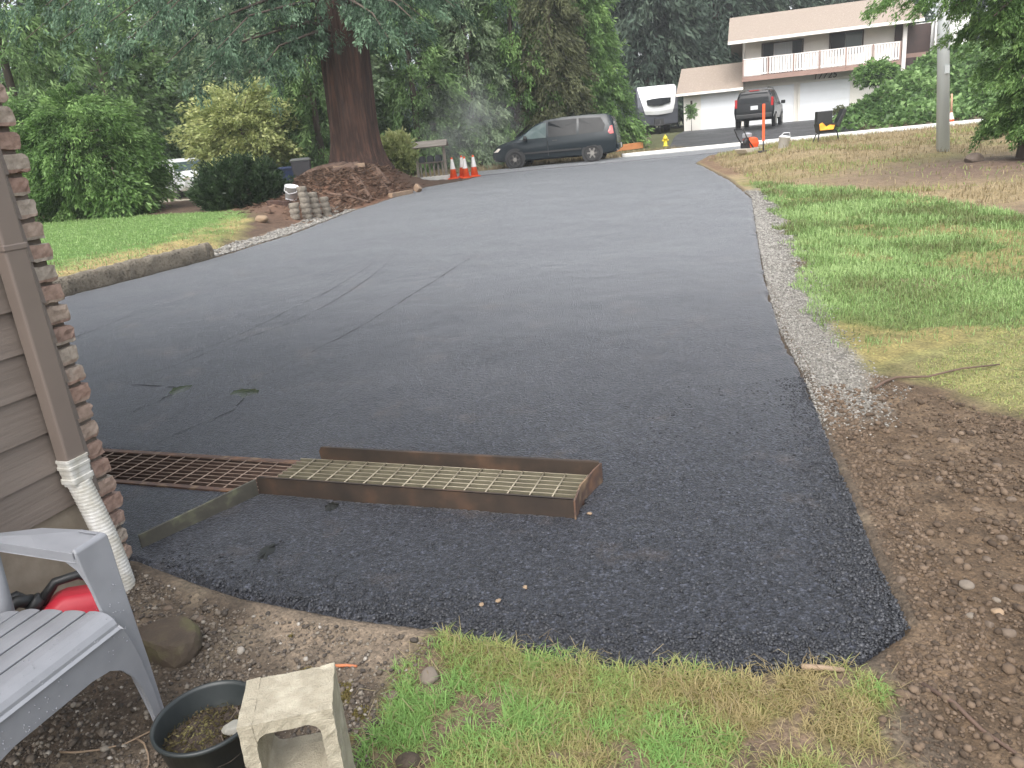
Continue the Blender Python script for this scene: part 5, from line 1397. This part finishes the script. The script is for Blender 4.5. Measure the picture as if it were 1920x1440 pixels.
# black SUV before the garage, seen from behind
sst_ = [(-2.45, .50, .80, .86, .90, .84), (-2.42, .46, 1.12, 1.16, .96, .90), (-2.38, .44, 1.16, 1.62, .98, .80), (-2.28, .42, 1.17, 1.82, .98, .76), (-2.0, .40, 1.17, 1.88, .985, .75), (-1.0, .38, 1.16, 1.90, .99, .75), (.2, .38, 1.15, 1.89, .99, .75), (.65, .38, 1.14, 1.80, .985, .75), (1.05, .38, 1.13, 1.45, .98, .78), (1.35, .38, 1.12, 1.22, .97, .84), (2.1, .40, 1.08, 1.16, .95, .84), (2.4, .44, 1.0, 1.06, .90, .80), (2.5, .5, .8, .85, .80, .7)]
M_blk = carpaint('black paint', (.010, .011, .013))
suv = car('suv', (14.9, 43.5, gz(14.9, 43.5) + .03), R(64), 'black SUV parked nose first before the white garage doors', 'car', sst_, .97, .2, M_blk, (1.5, -1.5), .39, None, None)
for s in (1, -1):
    side_panel(suv, 'window', [(1.05, 1.2), (.7, 1.66), (.2, 1.74), (.2, 1.2)], M_glass, s, sst_)
    side_panel(suv, 'window', [(.1, 1.2), (.1, 1.74), (-.85, 1.75), (-.85, 1.2)], M_glass, s, sst_)
    side_panel(suv, 'window', [(-.95, 1.2), (-.95, 1.75), (-2.05, 1.72), (-2.05, 1.22)], M_glass, s, sst_)
    k = MB(); k.box((-2.40, s * .90, 1.27), (.10, .12, .42)); k.build('tail_light', M_tail, suv, bevel=.02)
    k = MB(); k.box((.95, s * 1.10, 1.22), (.12, .22, .18)); k.build('mirror', M_blk, suv, bevel=.03)
    k = MB(); k.tube([(.4, s * .62, 1.93), (.3, s * .62, 1.97), (-1.9, s * .62, 1.97), (-2.0, s * .62, 1.92)], .02, 6); k.build('roof_rail', M_trim, suv)
k = MB(); k.prism([(-.74, 1.26), (.74, 1.26), (.66, 1.74), (-.66, 1.74)], (-2.44 - .21 * 1.2, 0, 0), (0, 1, 0), Vector((.20, 0, 1)), .04); k.build('rear_window', M_glassl if False else M_glass, suv)
k = MB(); k.box((-2.50, 0, .62), (.14, 1.80, .22)); k.build('bumper', M_trim, suv, bevel=.04)
k = MB(); k.box((-2.458, -.02, 1.02), (.02, .36, .19)); k.build('number_plate', M_plate, suv)
k = MB(); k.box((-2.30, 0, 1.86), (.05, .5, .04)); k.build('brake_light', M_tail, suv)

# white car far left, nose to the camera's right
M_white = carpaint('white car paint', (.80, .82, .82))
cst = [(-2.2, .40, .80, .86, .80, .74), (-2.1, .32, .98, 1.05, .86, .78), (-1.7, .28, 1.0, 1.42, .88, .66), (-.8, .26, .99, 1.58, .89, .64), (.1, .26, .97, 1.56, .89, .64), (.55, .26, .96, 1.40, .885, .66), (1.15, .26, .95, 1.06, .88, .74), (1.8, .28, .88, .96, .86, .74), (2.1, .32, .74, .82, .80, .68), (2.2, .40, .60, .66, .70, .6)]
wc = car('parked_car', (-13.1, 34.0, gz(-13.1, 34.0) + .02), R(-52), 'white car partly hidden behind shrubs and the dark hedge', 'car', cst, .86, .2, M_white, (1.35, -1.3), .32, None, None)
for s in (1, -1):
    side_panel(wc, 'window', [(1.0, 1.0), (.5, 1.36), (.1, 1.48), (-.2, 1.48), (-.2, 1.02)], M_glass, s, cst)
    side_panel(wc, 'window', [(-.3, 1.02), (-.3, 1.49), (-1.4, 1.44), (-1.7, 1.1)], M_glass, s, cst)
    k = MB(); k.box((.85, s * 1.0, 1.04), (.10, .20, .14)); k.build('mirror', M_white, wc, bevel=.03)
    k = MB(); k.box((2.10, s * .62, .74), (.14, .30, .12)); k.build('headlight', M_head, wc, bevel=.02)
k = MB(); k.prism([(-.72, 0), (.72, 0), (.60, .62), (-.60, .62)], (1.17, 0, 1.075), (0, 1, 0), Vector((-.60, 0, .40)).normalized(), .015); k.build('windscreen', M_glassl, wc)
k = MB(); k.box((2.21, 0, .58), (.03, .9, .12)); k.build('grille', M_trim, wc)

# travel trailer
M_tw = mat('white fibreglass cap', (.82, .83, .84), (.76, .77, .78), 2, .3)
M_tg = mat('dark grey trailer skin', (.085, .09, .11), (.07, .075, .092), 2, .45)
M_tlg = mat('light grey trailer side', (.30, .31, .33), (.25, .26, .28), 2, .45)
tr = empty('travel_trailer', (10.55, 49.4, gz(10.55, 49.4)), R(-4)); tr.scale = (1, 1, .87); tag(tr, 'travel trailer with white front cap and dark lower half beside the house', 'trailer')
k = MB()
prof = [(0, .62), (-.10, .62), (-.22, 1.25), (-.30, 1.60), (-.30, 1.9), (-.18, 2.55), (.10, 3.05), (.55, 3.22), (7.0, 3.25), (7.05, .62)]
k.prism(prof, (-1.24, 0, 0), (0, 1, 0), (0, 0, 1), 2.48); k.build('body', M_tg, tr, bevel=.05)
k = MB()
nseg = [(-.235, 1.36), (-.325, 1.62), (-.335, 1.9), (-.215, 2.55), (.075, 3.09), (.52, 3.262)]
wl = [(.78, .90), (.86, .96), (.92, 1.02), (1.08, 1.13), (1.17, 1.17), (1.14, 1.14)]
rings = []
for (y, z), (a, b_) in zip(nseg, wl):
    rings.append([Vector((-a, y - .0, z)), Vector((-a * .5, y - .09, z - (.05 if z < 2 else 0))), Vector((0, y - .12, z - (.07 if z < 2 else 0))), Vector((b_ * .5, y - .09, z - (.05 if z < 2 else 0))), Vector((b_, y, z)), Vector((0, y + .3, z))])
k.loft(rings, smooth=False); k.build('front_cap', M_tw, tr, bevel=.02)
k = MB(); k.add([(-.66, -.40, 2.0), (-.3, -.475, 1.90), (.2, -.48, 1.90), (.74, -.385, 2.05), (.78, -.335, 2.38), (.2, -.40, 2.40), (-.3, -.40, 2.38), (-.70, -.335, 2.32)] + [(x, -.2, z) for x, z in [(-.66, 2.0), (-.3, 1.90), (.2, 1.90), (.74, 2.05), (.78, 2.38), (.2, 2.40), (-.3, 2.38), (-.70, 2.32)]],
      [(0, 1, 6, 7), (1, 2, 5, 6), (2, 3, 4, 5)] + [(i, (i + 1) % 8, 8 + (i + 1) % 8, 8 + i) for i in range(8)]); k.build('front_window', M_glass, tr).location = (0, -.09, 0)
k = MB(); k.tube([(-.8, -.05, .62), (0, -1.1, .58)], .05, 8); k.tube([(.8, -.05, .62), (0, -1.1, .58)], .05, 8); k.tube([(0, -1.05, .0), (0, -1.05, .9)], .05, 8); k.box((0, -.55, .80), (.55, .35, .45)); k.build('hitch_frame', M_trim, tr)
for s in (-1, 1):
    for y in (3.4, 4.25): 
        g = MB(); g.lathe([(.18, -.1), (.34, -.1), (.36, 0), (.34, .1), (.18, .1)], 20, (s * 1.12, y, .36), Matrix.Rotation(R(90), 3, 'Y')); g.build('wheel', M_tyre, tr)

# ------------------------------------------------------------------ neighbour house
M_hs = mat('cream siding', (.82, .79, .73), (.77, .74, .68), 3, .7, .15, 30)
M_roof = mat('tan roof shingles', (.37, .305, .25), (.27, .22, .18), 9, .9, .8, 16, .03, stretch=(1, 1, 1), c3=(.33, .27, .22))
M_gd = mat('white garage door', (.80, .82, .84), (.76, .78, .80), 2, .45)
M_rail = mat('pinkish white railing', (.80, .74, .71), (.74, .69, .66), 3, .6)
M_fas = mat('dusty brown fascia', (.30, .19, .155), (.25, .16, .13), 3, .6)
M_dark = mat('dark brown recess', (.045, .028, .025), (.065, .035, .03), 3, .6)
M_white2 = mat('white stucco', (.82, .82, .80), (.76, .76, .74), 3, .7)
M_curt = mat('pale curtain', (.40, .42, .43), (.33, .35, .36), 3, .7, stretch=(8, 1, .3))
HA = R(18)
hs = empty('neighbour_house', (18.5, 47.25, .80), -HA)     # local x right along the facade, y away, z up
tag(hs, 'two storey cream house with tan roof, white garage doors and a long balcony', 'house')
k = MB(); k.box((1.3, 4.0, 2.35), (9.0, 7.96, 4.7)); k.box((1.3, 4.0, -.3), (9.0, 7.9, .7)); k.build('wall', M_hs, hs)
k = MB(); k.box((-4.87, 3.0, 1.1), (3.5, 7.2, 2.4)); k.build('garage_wing', M_hs, hs)
# main roof: two slopes, eave in front
def roof(x0, x1, y0, z0, yr, zr, y1, z1, th, name):
    k = MB(); k.prism([(y0, z0), (yr, zr), (y1, z1), (y1, z1 - th), (yr, zr - th), (y0, z0 - th)], (x0, 0, 0), (0, 1, 0), (0, 0, 1), x1 - x0)
    return k.build(name, M_roof, hs)
mr = roof(-4.0, 6.1, -1.6, 4.72, 4.0, 6.55, 9.6, 4.7, .16, 'roof')
k = MB(); k.box((1.05, -1.66, 4.63), (10.1, .09, .16)); k.build('gutter', M_hs, mr)
wr_ = roof(-7.0, -3.15, -1.25, 2.22, 3.4, 3.85, 7.2, 2.6, .14, 'roof')
k = MB(); k.box((-5.08, -1.31, 2.14), (3.85, .08, .14)); k.build('gutter', M_hs, wr_)
k = MB(); k.tube([(-3.1, -1.55, 4.55), (-3.08, -.5, 4.3), (-3.12, -.03, 4.1), (-3.12, -.03, 2.6)], .05, 8); k.build('downspout', M_white2, hs)
def gdoor(x0, x1, y):
    k = MB()
    for i in range(4): k.box(((x0 + x1) / 2, y - .02, .27 + .53 * i), (x1 - x0, .05, .524))
    d = k.build('garage_door', M_gd, hs)
    f = MB(); f.box((x0 - .06, y - .03, 1.08), (.10, .10, 2.2)); f.box((x1 + .06, y - .03, 1.08), (.10, .10, 2.2)); f.box(((x0 + x1) / 2, y - .03, 2.2), (x1 - x0 + .22, .10, .10)); f.build('frame', M_hs, d)
gdoor(-5.60, -3.4, -.62); gdoor(-2.95, -.30, -.03); gdoor(.05, 2.75, -.03)
# balcony
bl2 = MB(); bl2.box((.95, -.70, 2.64), (8.3, 1.4, .16)); bl2.box((.95, -1.42, 2.62), (8.34, .06, .26)); bc = bl2.build('balcony', M_fas, hs)
k = MB(); x = -3.12
while x < 5.0:
    k.box((x, -1.38, 3.22), (.105, .03, .86)); x += .145
k.box((.95, -1.38, 3.68), (8.26, .07, .06)); k.box((.95, -1.365, 2.86), (8.26, .03, .07)); k.build('railing', M_rail, bc)
for i in range(7):
    p_ = MB(); p_.box((-3.16 + 1.37 * i, -1.42, 3.18), (.06, .10, 1.04)); p_.build('post', M_fas, bc)
def win(x0, x1, z0, z1, split):
    f = MB(); w = .07
    f.box(((x0 + x1) / 2, -.02, z1), (x1 - x0 + w, .08, w)); f.box(((x0 + x1) / 2, -.02, z0), (x1 - x0 + w, .08, w)); f.box((x0, -.02, (z0 + z1) / 2), (w, .08, z1 - z0 - w)); f.box((x1, -.02, (z0 + z1) / 2), (w, .08, z1 - z0 - w))
    o = f.build('window', M_dark, hs)
    for (a, b_, m) in split:
        p_ = MB(); p_.box(((a + b_) / 2, -.015, (z0 + z1) / 2), (b_ - a - .02, .02, z1 - z0 - w)); p_.build('pane', m, o)
win(-2.1, .14, 2.85, 4.50, [(-2.06, -1.45, M_glass), (-1.45, -.45, M_curt), (-.45, .10, M_glass)])
win(1.58, 3.32, 3.45, 4.60, [(1.62, 2.4, M_glass), (2.4, 3.28, M_glassl)])
# entry recess on the right
k = MB(); k.box((5.45, -.05, 2.9), (1.0, .08, 3.5)); k.box((6.35, 1.2, 2.9), (1.3, .08, 3.5)); en = k.build('entry', M_dark, hs)
k = MB(); k.box((6.3, -.05, 2.98), (1.5, .10, .22)); k.build('beam', M_fas, en)
for x in (5.32, 7.0):
    k = MB(); k.box((x, -.9, 2.6), (.20, .20, 4.2)); k.build('post', M_rail, hs)
k = MB(); k.box((7.9, .6, 3.0), (1.7, .5, 3.6)); k.box((6.4, 3.4, 3.0), (2.4, 4.0, 3.4)); k.build('stucco_wall', M_white2, hs)
k = MB(); k.tube([(2.95, -.12, 1.75), (2.95, -.12, 1.98)], .06, 8); k.tube([(-6.15, -.70, 1.55), (-6.15, -.70, 1.78)], .06, 8); k.build('wall_lamp', M_dark, hs)
cu = bpy.data.curves.new('digits', 'FONT'); cu.body = '17725'; cu.size = .50; cu.extrude = .02; cu.align_x = 'CENTER'; cu.shear = .15; cu.space_character = 1.05
to = bpy.data.objects.new('digits', cu); col.objects.link(to); dg = bpy.context.evaluated_depsgraph_get()
me = bpy.data.meshes.new_from_object(to.evaluated_get(dg)); bpy.data.objects.remove(to)
me.materials.clear(); me.materials.append(M_dark)
no = bpy.data.objects.new('house_number', me); no.location = (1.38, -.06, 2.26); no.rotation_euler = (R(90), 0, 0); link(no, hs)
# potted plant by the wing
p1 = ball_pts(50, (0, 0, 1.15), (.25, .25, .35), .3, .2, 4)
tree('climbing_plant', 'small dark plant against the white wall left of the wing garage door', (12.15, 47.45, gz(12.15, 47.45)), p1, 40, .08, .10, .3, L_mid, .9, .03, cat='plant', limbs=4, wr=.5)

# ------------------------------------------------------------------ kerbside things on the right
M_pole = mat('weathered grey steel', (.62, .65, .65), (.52, .55, .55), 3, .6, .15, 40, stretch=(1, 1, .15), c3=(.57, .60, .59))
pz0 = gz(10.05, 17.35)
pl_ = empty('metal_pole', (10.05, 17.35, pz0 - .05), rot=(0, R(-4.5), 0)); tag(pl_, 'tall tapered grey metal pole standing in the dry grass bank', 'pole')
k = MB(); k.tube([(0, 0, -.1), (0, 0, 3), (.02, 0, 7)], [.135, .112, .09], 24); k.build('shaft', M_pole, pl_)
k = MB(); k.box((0, -.145, 1.75), (.10, .02, .16)); k.build('cover_plate', M_pole, pl_)
k = MB(); k.tube([(-.14, -.02, 2.20), (0, -.15, 2.27), (.14, -.02, 2.34)], .007, 6); k.build('wire', M_trim, pl_)
# stump
rock('stump', (9.25, 14.9, gz(9.25, 14.9) + .05), (.20, .14, .12), M_bark, 'small weathered stump on the brown dirt below the pole', seed=21, cat='stump')
# hydrant
M_yel = mat('yellow hydrant paint', (.78, .60, .03), (.68, .50, .03), 4, .45)
hy = empty('fire_hydrant', (8.15, 36.6, gz(8.15, 36.6))); hy.scale = (.8, .8, .8); tag(hy, 'small yellow fire hydrant in front of the trailer hitch', 'fire hydrant')
k = MB(); k.lathe([(.15, 0), (.15, .04), (.10, .05), (.10, .40), (.13, .41), (.13, .45), (.11, .50), (.06, .58), (.03, .60), (.03, .65), (0.001, .65)], 18); k.build('barrel', M_yel, hy)
for s in (-1, 1):
    k = MB(); k.tube([(s * .08, 0, .33), (s * .19, 0, .33)], .05, 10); k.build('nozzle', M_yel, hy)
beam('board', (5.75, 36.2, gz(5.75, 36.2) + .14), (7.1, 36.6, gz(7.1, 36.6) + .16), .06, .28, mat('orange brown board', (.50, .20, .07), (.40, .16, .06), 5, .7), 'orange brown board on edge between minivan and trailer', 'board')
# orange stake
sk = empty('marker_stake', (7.78, 22.4, gz(7.78, 22.4) - .01), R(-18)); tag(sk, 'tall flat orange marker stake in front of the black SUV', 'marker stake')
k = MB(); k.box((0, 0, .80), (.075, .03, 1.0)); k.build('paddle', M_orange, sk, bevel=.008)
k = MB(); k.tube([(0, 0, .0), (0, 0, .40)], .018, 8); k.box((0, 0, .02), (.30, .22, .05)); k.build('foot', M_trim, sk)
# white bucket-like jug
jg = empty('bucket', (8.3, 22.3, gz(8.3, 22.3) - .03), rot=(0, R(10), 0)); tag(jg, 'white bucket behind the dry grass beside the orange stake', 'bucket')
k = MB(); k.lathe([(.13, 0), (.155, .30), (.165, .30), (.165, .335), (.09, .36), (.001, .36)], 20); k.build('pail', M_wht, jg)
k = MB(); k.tube([(-.16, 0, .30), (-.08, -.08, .43), (.08, -.08, .45), (.16, 0, .31)], .01, 6); k.build('handle', M_wht, jg)
# small compactor-like machine
pc = empty('plate_compactor', (7.66, 23.3, gz(7.66, 23.3) - .01), R(30)); tag(pc, 'small orange and black paving machine with tube handle at the bank edge', 'paving machine')
k = MB(); k.prism([(-.26, 0), (.26, 0), (.36, .12), (.34, .14), (-.34, .14), (-.36, .12)], (0, .2, .02), (1, 0, 0), (0, 0, 1), .4); k.build('base_plate', mat('pale steel', (.50, .45, .38), (.38, .34, .29), 6, .5), pc, bevel=.01)
k = MB(); k.loft([rrect((.08, 0), .17, .15, .05, .17), rrect((.08, 0), .20, .17, .06, .28), rrect((.06, 0), .18, .15, .06, .42), rrect((.05, 0), .10, .09, .04, .46)]); k.build('engine_cover', M_orange, pc)
k = MB(); k.lathe([(.10, 0), (.11, .02), (.11, .10), (.05, .12)], 14, (-.16, 0, .34), Matrix.Rotation(R(90), 3, 'X')); k.box((-.12, 0, .24), (.18, .26, .16)); k.build('engine', M_trim, pc)
k = MB(); k.tube([(.0, -.17, .16), (-.30, -.17, .50), (-.42, -.17, .72), (-.42, .17, .72), (-.30, .17, .50), (.0, .17, .16)], .018, 8); k.build('handle', M_trim, pc)
k = MB(); k.loft([rrect((-.08, 0), .10, .10, .03, .47), rrect((-.08, 0), .11, .11, .04, .56), rrect((-.08, 0), .05, .05, .02, .60)]); k.build('tank', mat('silver tank', (.40, .40, .42), (.3, .3, .32), 5, .4), pc)
# black cart with bright orange side
bt = empty('tool_cart', (9.72, 22.7, gz(9.72, 22.7) - .02), R(-8)); bt.scale = (.95, .95, .95); tag(bt, 'black two legged cart with lid leaning open and bright orange panel', 'cart')
k = MB(); k.loft([rrect((-.06, 0), .22, .22, .03, .30), rrect((-.06, 0), .27, .27, .03, .56), rrect((-.06, 0), .22, .24, .03, .565)]); k.build('tray', M_trim, bt)
k = MB(); k.box((-.10, .05, .74), (.44, .32, .36)); k.build('box', M_blackp, bt, bevel=.02)
k = MB(); k.box((.36, .02, .68), (.10, .40, .52), M=Matrix.Rotation(R(24), 3, 'Y')); k.build('lid', M_blackp, bt, bevel=.015)
M_panel = mat('bright orange yellow plastic', (.80, .26, .02), (.95, .52, .06), 9, .5)
k = MB(); k.prism([(-.28, .38), (.10, .38), (.14, .50), (.0, .52), (-.10, .47), (-.22, .60), (-.30, .56)], (0, -.275, 0), (1, 0, 0), (0, 0, 1), .02); k.build('panel', M_panel, bt)
for x in (-.22, .28):
    k = MB(); k.tube([(x, 0, .34), (x * 1.25, -.05, .0)], .02, 8); k.build('leg', M_trim, bt)
k = MB(); k.tube([(-.22, -.15, .34), (-.40, -.3, .26), (-.52, -.4, .02)], .018, 8); k.build('handle', M_trim, bt)
# ------------------------------------------------------------------ rising steam near the cones
vm = bpy.data.materials.new('steam'); vm.use_nodes = True; nt = vm.node_tree; nt.nodes.clear()
out = nt.nodes.new('ShaderNodeOutputMaterial'); pv = nt.nodes.new('ShaderNodeVolumePrincipled'); pv.inputs['Color'].default_value = (.92, .94, .95, 1)
v = coords(nt); sc_ = noise(nt, v, 1.6, 3, .6); tc = nt.nodes.new('ShaderNodeTexCoord')
gr = nt.nodes.new('ShaderNodeTexGradient'); gr.gradient_type = 'SPHERICAL'; mp = nt.nodes.new('ShaderNodeMapping'); nt.links.new(tc.outputs['Object'], mp.inputs[0]); nt.links.new(mp.outputs[0], gr.inputs[0])
mu = N(nt, 'ShaderNodeMath', operation='MULTIPLY'); nt.links.new(gr.outputs['Fac'], mu.inputs[0])
th = ramp(nt, sc_, [(.42, (0, 0, 0)), (.7, (1, 1, 1))]); nt.links.new(th, mu.inputs[1])
m2 = N(nt, 'ShaderNodeMath', operation='MULTIPLY'); nt.links.new(mu.outputs[0], m2.inputs[0]); m2.inputs[1].default_value = .6
nt.links.new(m2.outputs[0], pv.inputs['Density']); nt.links.new(pv.outputs[0], out.inputs['Volume'])
sv = MB(); sv.lathe([(.001, -1), (.5, -.87), (.87, -.5), (1, 0), (.87, .5), (.5, .87), (.001, 1)], 20)
so = sv.build('steam', vm); so.scale = (2.3, 1.2, 2.2); so.location = (-.75, 30.3, 2.0); tag(so, kind='stuff')

hm = bpy.data.materials.new('air haze'); hm.use_nodes = True; nt = hm.node_tree; nt.nodes.clear()
out = nt.nodes.new('ShaderNodeOutputMaterial'); pv = nt.nodes.new('ShaderNodeVolumePrincipled'); pv.inputs['Color'].default_value = (.90, .94, .96, 1); pv.inputs['Density'].default_value = .0010
nt.links.new(pv.outputs[0], out.inputs['Volume'])
hz = MB(); hz.box((0, 35, 13.4), (160, 150, 29.8)); tag(hz.build('haze', hm), kind='stuff')
# ------------------------------------------------------------------ camera, sky, sun
cam = bpy.data.cameras.new('camera'); co = bpy.data.objects.new('camera', cam); col.objects.link(co)
cam.sensor_width = 36; cam.lens = 1420 / 1920 * 36; cam.clip_start = .05; cam.clip_end = 2000
p_, a_ = R(18), R(5.5)
r0 = Vector((1, 0, 0)); u0 = Vector((0, math.sin(p_), math.cos(p_))); f0 = Vector((0, math.cos(p_), -math.sin(p_)))
r1 = r0 * math.cos(a_) - u0 * math.sin(a_); u1 = r0 * math.sin(a_) + u0 * math.cos(a_)
M4 = Matrix((r1, u1, -f0)).transposed().to_4x4(); M4.translation = Vector((0, 0, 1.5)); co.matrix_world = M4
scene.camera = co

w = bpy.data.worlds.new('World'); scene.world = w; w.use_nodes = True; nt = w.node_tree; nt.nodes.clear()
wo = nt.nodes.new('ShaderNodeOutputWorld'); bg = nt.nodes.new('ShaderNodeBackground'); sk = nt.nodes.new('ShaderNodeTexSky')
sk.sky_type = 'NISHITA'; sk.sun_disc = False; sk.sun_elevation = R(52); sk.sun_rotation = R(200); sk.air_density = 1.0; sk.dust_density = 4.0; sk.ozone_density = 1.0
hsv = nt.nodes.new('ShaderNodeHueSaturation'); hsv.inputs['Saturation'].default_value = .32; hsv.inputs['Value'].default_value = 1.0
nt.links.new(sk.outputs[0], hsv.inputs['Color']); nt.links.new(hsv.outputs[0], bg.inputs[0]); bg.inputs[1].default_value = .15
nt.links.new(bg.outputs[0], wo.inputs[0])
sl = bpy.data.lights.new('sun', 'SUN'); sl.energy = .9; sl.angle = R(70); sl.color = (1, .97, .92)
so = bpy.data.objects.new('sun', sl); col.objects.link(so)
el, az = R(52), R(200)
dirv = Vector((math.sin(az) * math.cos(el), math.cos(az) * math.cos(el), math.sin(el)))
so.rotation_euler = dirv.to_track_quat('Z', 'Y').to_euler()
vs = scene.view_settings; vs.view_transform = 'Standard'; vs.look = 'None'; vs.gamma = 1.0; vs.exposure = 1.33
scene.cycles.use_denoising = True
scene.cycles.max_bounces = 6; scene.cycles.diffuse_bounces = 3; scene.cycles.glossy_bounces = 3; scene.cycles.transmission_bounces = 4
scene.cycles.volume_bounces = 0
